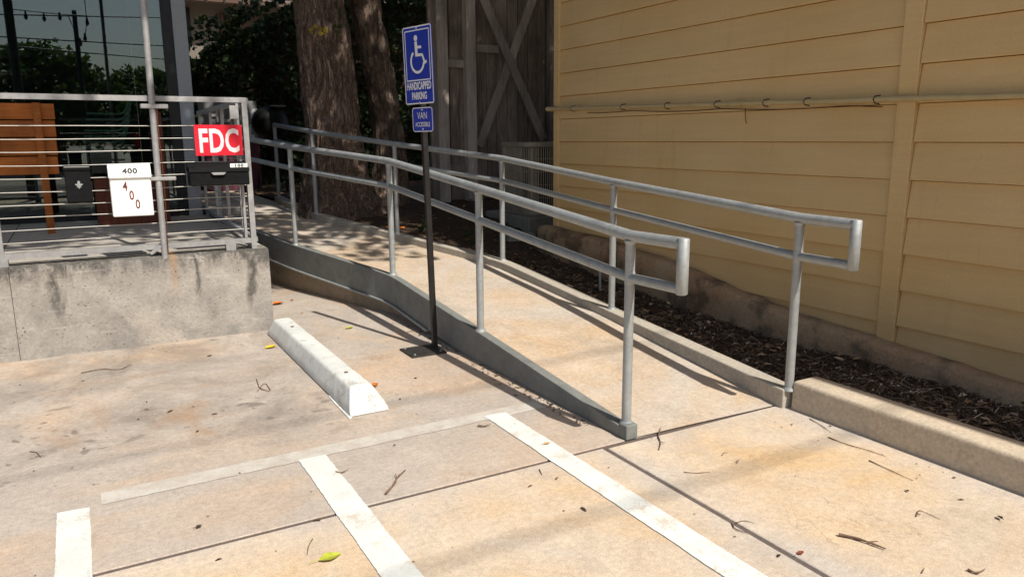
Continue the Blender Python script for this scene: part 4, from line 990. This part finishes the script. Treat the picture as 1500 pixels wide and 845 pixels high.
oc=empty('overhead_cable',(0,-4.8,9),'thick black utility cable strung high across the lot','cable')
MB().tube([(x,-4.75+.012*x,9.0+.0015*(x-2)**2) for x in np.linspace(-18,20,20)],.013,6).build('line',M_DARK,oc)
MB().tube([(x,-3.35+.03*x,9.2+.0015*(x-2)**2) for x in np.linspace(-18,20,20)],.010,6).build('line',M_DARK,oc)
# ------------------------------------------------------------------ small litter
def fallen(px,py,z,s_,an,mat,label,curl=.25,tilt=0):
    mb=MB(); leaf_blob(mb,px,py,z+.004,s_,an,curl,tilt)
    a=Vector((px-.5*s_*math.cos(an),py-.5*s_*math.sin(an),z+.01)); b=a-Vector((math.cos(an),math.sin(an),0))*s_*.4
    mb.tube([a,b],.0012,4); tag(mb.build('fallen_leaf',mat,recalc=False),label,'leaf','fallen leaves')
def twig(pts,r,label,z=.001,zf=None):
    P=[]
    for i,(x,y) in enumerate(pts):
        P.append((x,y,(zf(x,y) if zf else z)+.0015*abs(math.sin(i*2.1))+r))
    P=chaikin(P,1); k=len(P); mb=MB(); mb.tube(P,[r*(1-.55*i/(k-1))*(1+.25*math.sin(i*2.7)) for i in range(k)],6)
    if r>.0035:
        q=Vector(P[k//2]); d=(Vector(P[-1])-Vector(P[0])).normalized(); s_=Vector((-d.y,d.x,0)); mb.tube([q,q+d*.03+s_*.02+Vector((0,0,.004))],[r*.5,r*.25],5)
    tag(mb.build('twig',M_TWIG,recalc=False),label,'twig','fallen twigs')
fallen(1.073,5.366,.002,0.10,0.6,M_LY,'yellow leaf beside the far end of the wheel stop',0.2)
fallen(1.451,6.795,.002,0.12,0.3,M_LO,'orange brown leaf on the ground by the platform corner',0.5)
fallen(1.600,6.908,.002,0.05,1.2,M_LO,'tiny orange leaf next to the platform corner',0.3)
fallen(1.727,5.615,.002,0.075,0.4,M_LG,'yellow green leaf in front of the ramp foundation',0.2)
fallen(1.421,4.174,.002,0.07,1.4,M_LO,'orange leaf right of the near end of the wheel stop',0.4)
fallen(0.639,2.433,.002,0.085,0.1,M_LG,'yellow green leaf between two white stripes in the foreground',0.25)
fallen(2.091,1.622,.002,0.032,0.2,M_LR,'dark red leaf in the right foreground',0.2)
fallen(0.268,2.898,.002,0.028,0.5,M_LD,'dark curled leaf near the long concrete joint at the left',0.6)
fallen(1.836,2.902,.002,0.04,0.1,M_LT,'tan leaf lying on the stripe nearest the ramp',0.3)
fallen(2.952,1.407,.002,0.03,1,M_LD,'dark curled leaf at the right edge of the foreground',0.6)
fallen(1.544,6.329,.002,0.03,1,M_LT,'tiny tan leaf near the ramp foundation',0.3)
twig([(-0.106,5.365),(0.014,5.394),(0.108,5.304),(0.186,5.414)],0.0035,'long thin twig in front of the platform wall')
twig([(0.833,4.661),(0.810,4.464),(0.859,4.364),(0.866,4.580),(0.789,4.420)],0.003,'curled looping twig left of the wheel stop')
twig([(0.978,2.795),(1.037,2.855),(1.081,2.921),(1.136,2.969)],0.0055,'crooked twig between the middle stripe and the stripe by the ramp')
twig([(2.432,2.773),(2.358,2.703),(2.314,2.630),(2.252,2.573)],0.004,'short knotty twig lying across the joint at the foot of the ramp')
twig([(3.196,2.487),(3.175,2.410),(3.132,2.308)],0.0025,'thin straight twig nearest the end of the kerb')
twig([(3.069,2.274),(3.066,2.168),(3.092,2.078),(3.103,1.991)],0.0028,'long thin twig along the kerb, nearer the ramp')
twig([(2.998,2.000),(2.984,1.899),(2.972,1.773)],0.0028,'long thin twig along the kerb, farther from the ramp')
twig([(2.310,1.635),(2.340,1.589),(2.356,1.536),(2.369,1.486)],0.0065,'thick brown stick in the right foreground')
twig([(2.191,2.333),(2.228,2.295),(2.289,2.275)],0.002,'short straight twig in the middle of the right slab')
twig([(2.042,1.903),(2.013,1.861),(2.033,1.808)],0.003,'bent twig lying on the joint between the front slabs')
twig([(2.056,1.895),(2.094,1.891),(2.112,1.856)],0.002,'fine arched twig above the joint between the front slabs')
twig([(2.692,1.578),(2.746,1.604),(2.752,1.575),(2.749,1.520)],0.0022,'curly tendril right of the thick stick')
twig([(0.619,2.594),(0.594,2.554),(0.574,2.497)],0.0022,'small curved twig near the yellow green leaf')
twig([(-0.329,4.073),(-0.300,4.047),(-0.281,3.964)],0.0025,'small arched twig at the left edge of the lot')
twig([(2.416,2.979),(2.416,2.944),(2.428,2.914)],0.004,'short dark twig on the lower ramp')
twig([(2.491,1.264),(2.490,1.236),(2.527,1.234)],0.005,'small broken twig in the bottom right corner')
twig([(2.461,2.377),(2.492,2.395),(2.508,2.385)],0.0022,'tiny bent twig near the foot of the ramp')
twig([(2.340,1.333),(2.376,1.346)],0.002,'tiny splinter at the bottom edge on the right')
twig([(1.654,3.275),(1.686,3.246)],0.006,'short dark stick left of the stripe nearest the ramp')
twig([(0.863,3.113),(0.880,3.087),(0.902,3.098)],0.004,'short dark bark piece right of the middle stripe')
twig([(1.656,2.680),(1.637,2.626)],0.0025,'tiny splinter right of the long concrete joint')
mb=MB(); rr=random.Random(77)
for i in range(150):
    x=rr.uniform(-1.2,3.2); y=rr.uniform(1.2,5.8)
    if x>2.1 and y>2.7: continue
    if rr.random()<.12: x=3.2-abs(rr.gauss(0,.12)); y=rr.uniform(1.0,2.6)
    s_=rr.choice((.004,.005,.006,.008,.012)); chip(mb,x,y,.003+s_*.2,s_*rr.uniform(1.2,3),s_*.7,rr.uniform(0,6.3),rr.uniform(-.2,.2),.001)
for i in range(260):
    y=rr.uniform(3.0,5.6); x=2.165-abs(rr.gauss(0,.035)); s_=rr.choice((.004,.006,.008,.012)); chip(mb,x,y,.004,s_*2,s_*.5,rr.uniform(0,6.3),rr.uniform(-.2,.2),.002)
tag(mb.build('ground_debris',M_CHIP,recalc=False),'tiny dark specks of debris scattered on the concrete','debris',kind='stuff')
fallen(2.98,7.95,bedz(2.98,7.95)+.02,.17,.4,M_LO,'large orange leaf in the bed at the foot of the tree',.5)
fallen(3.05,7.86,bedz(3.05,7.86)+.03,.14,1.9,M_LO,'large orange leaf overlapping another right of the tree foot',.5)
fallen(3.55,7.2,bedz(3.55,7.2)+.02,.10,1.0,M_LO,'orange leaf in the shaded bed behind the sign post',.4)
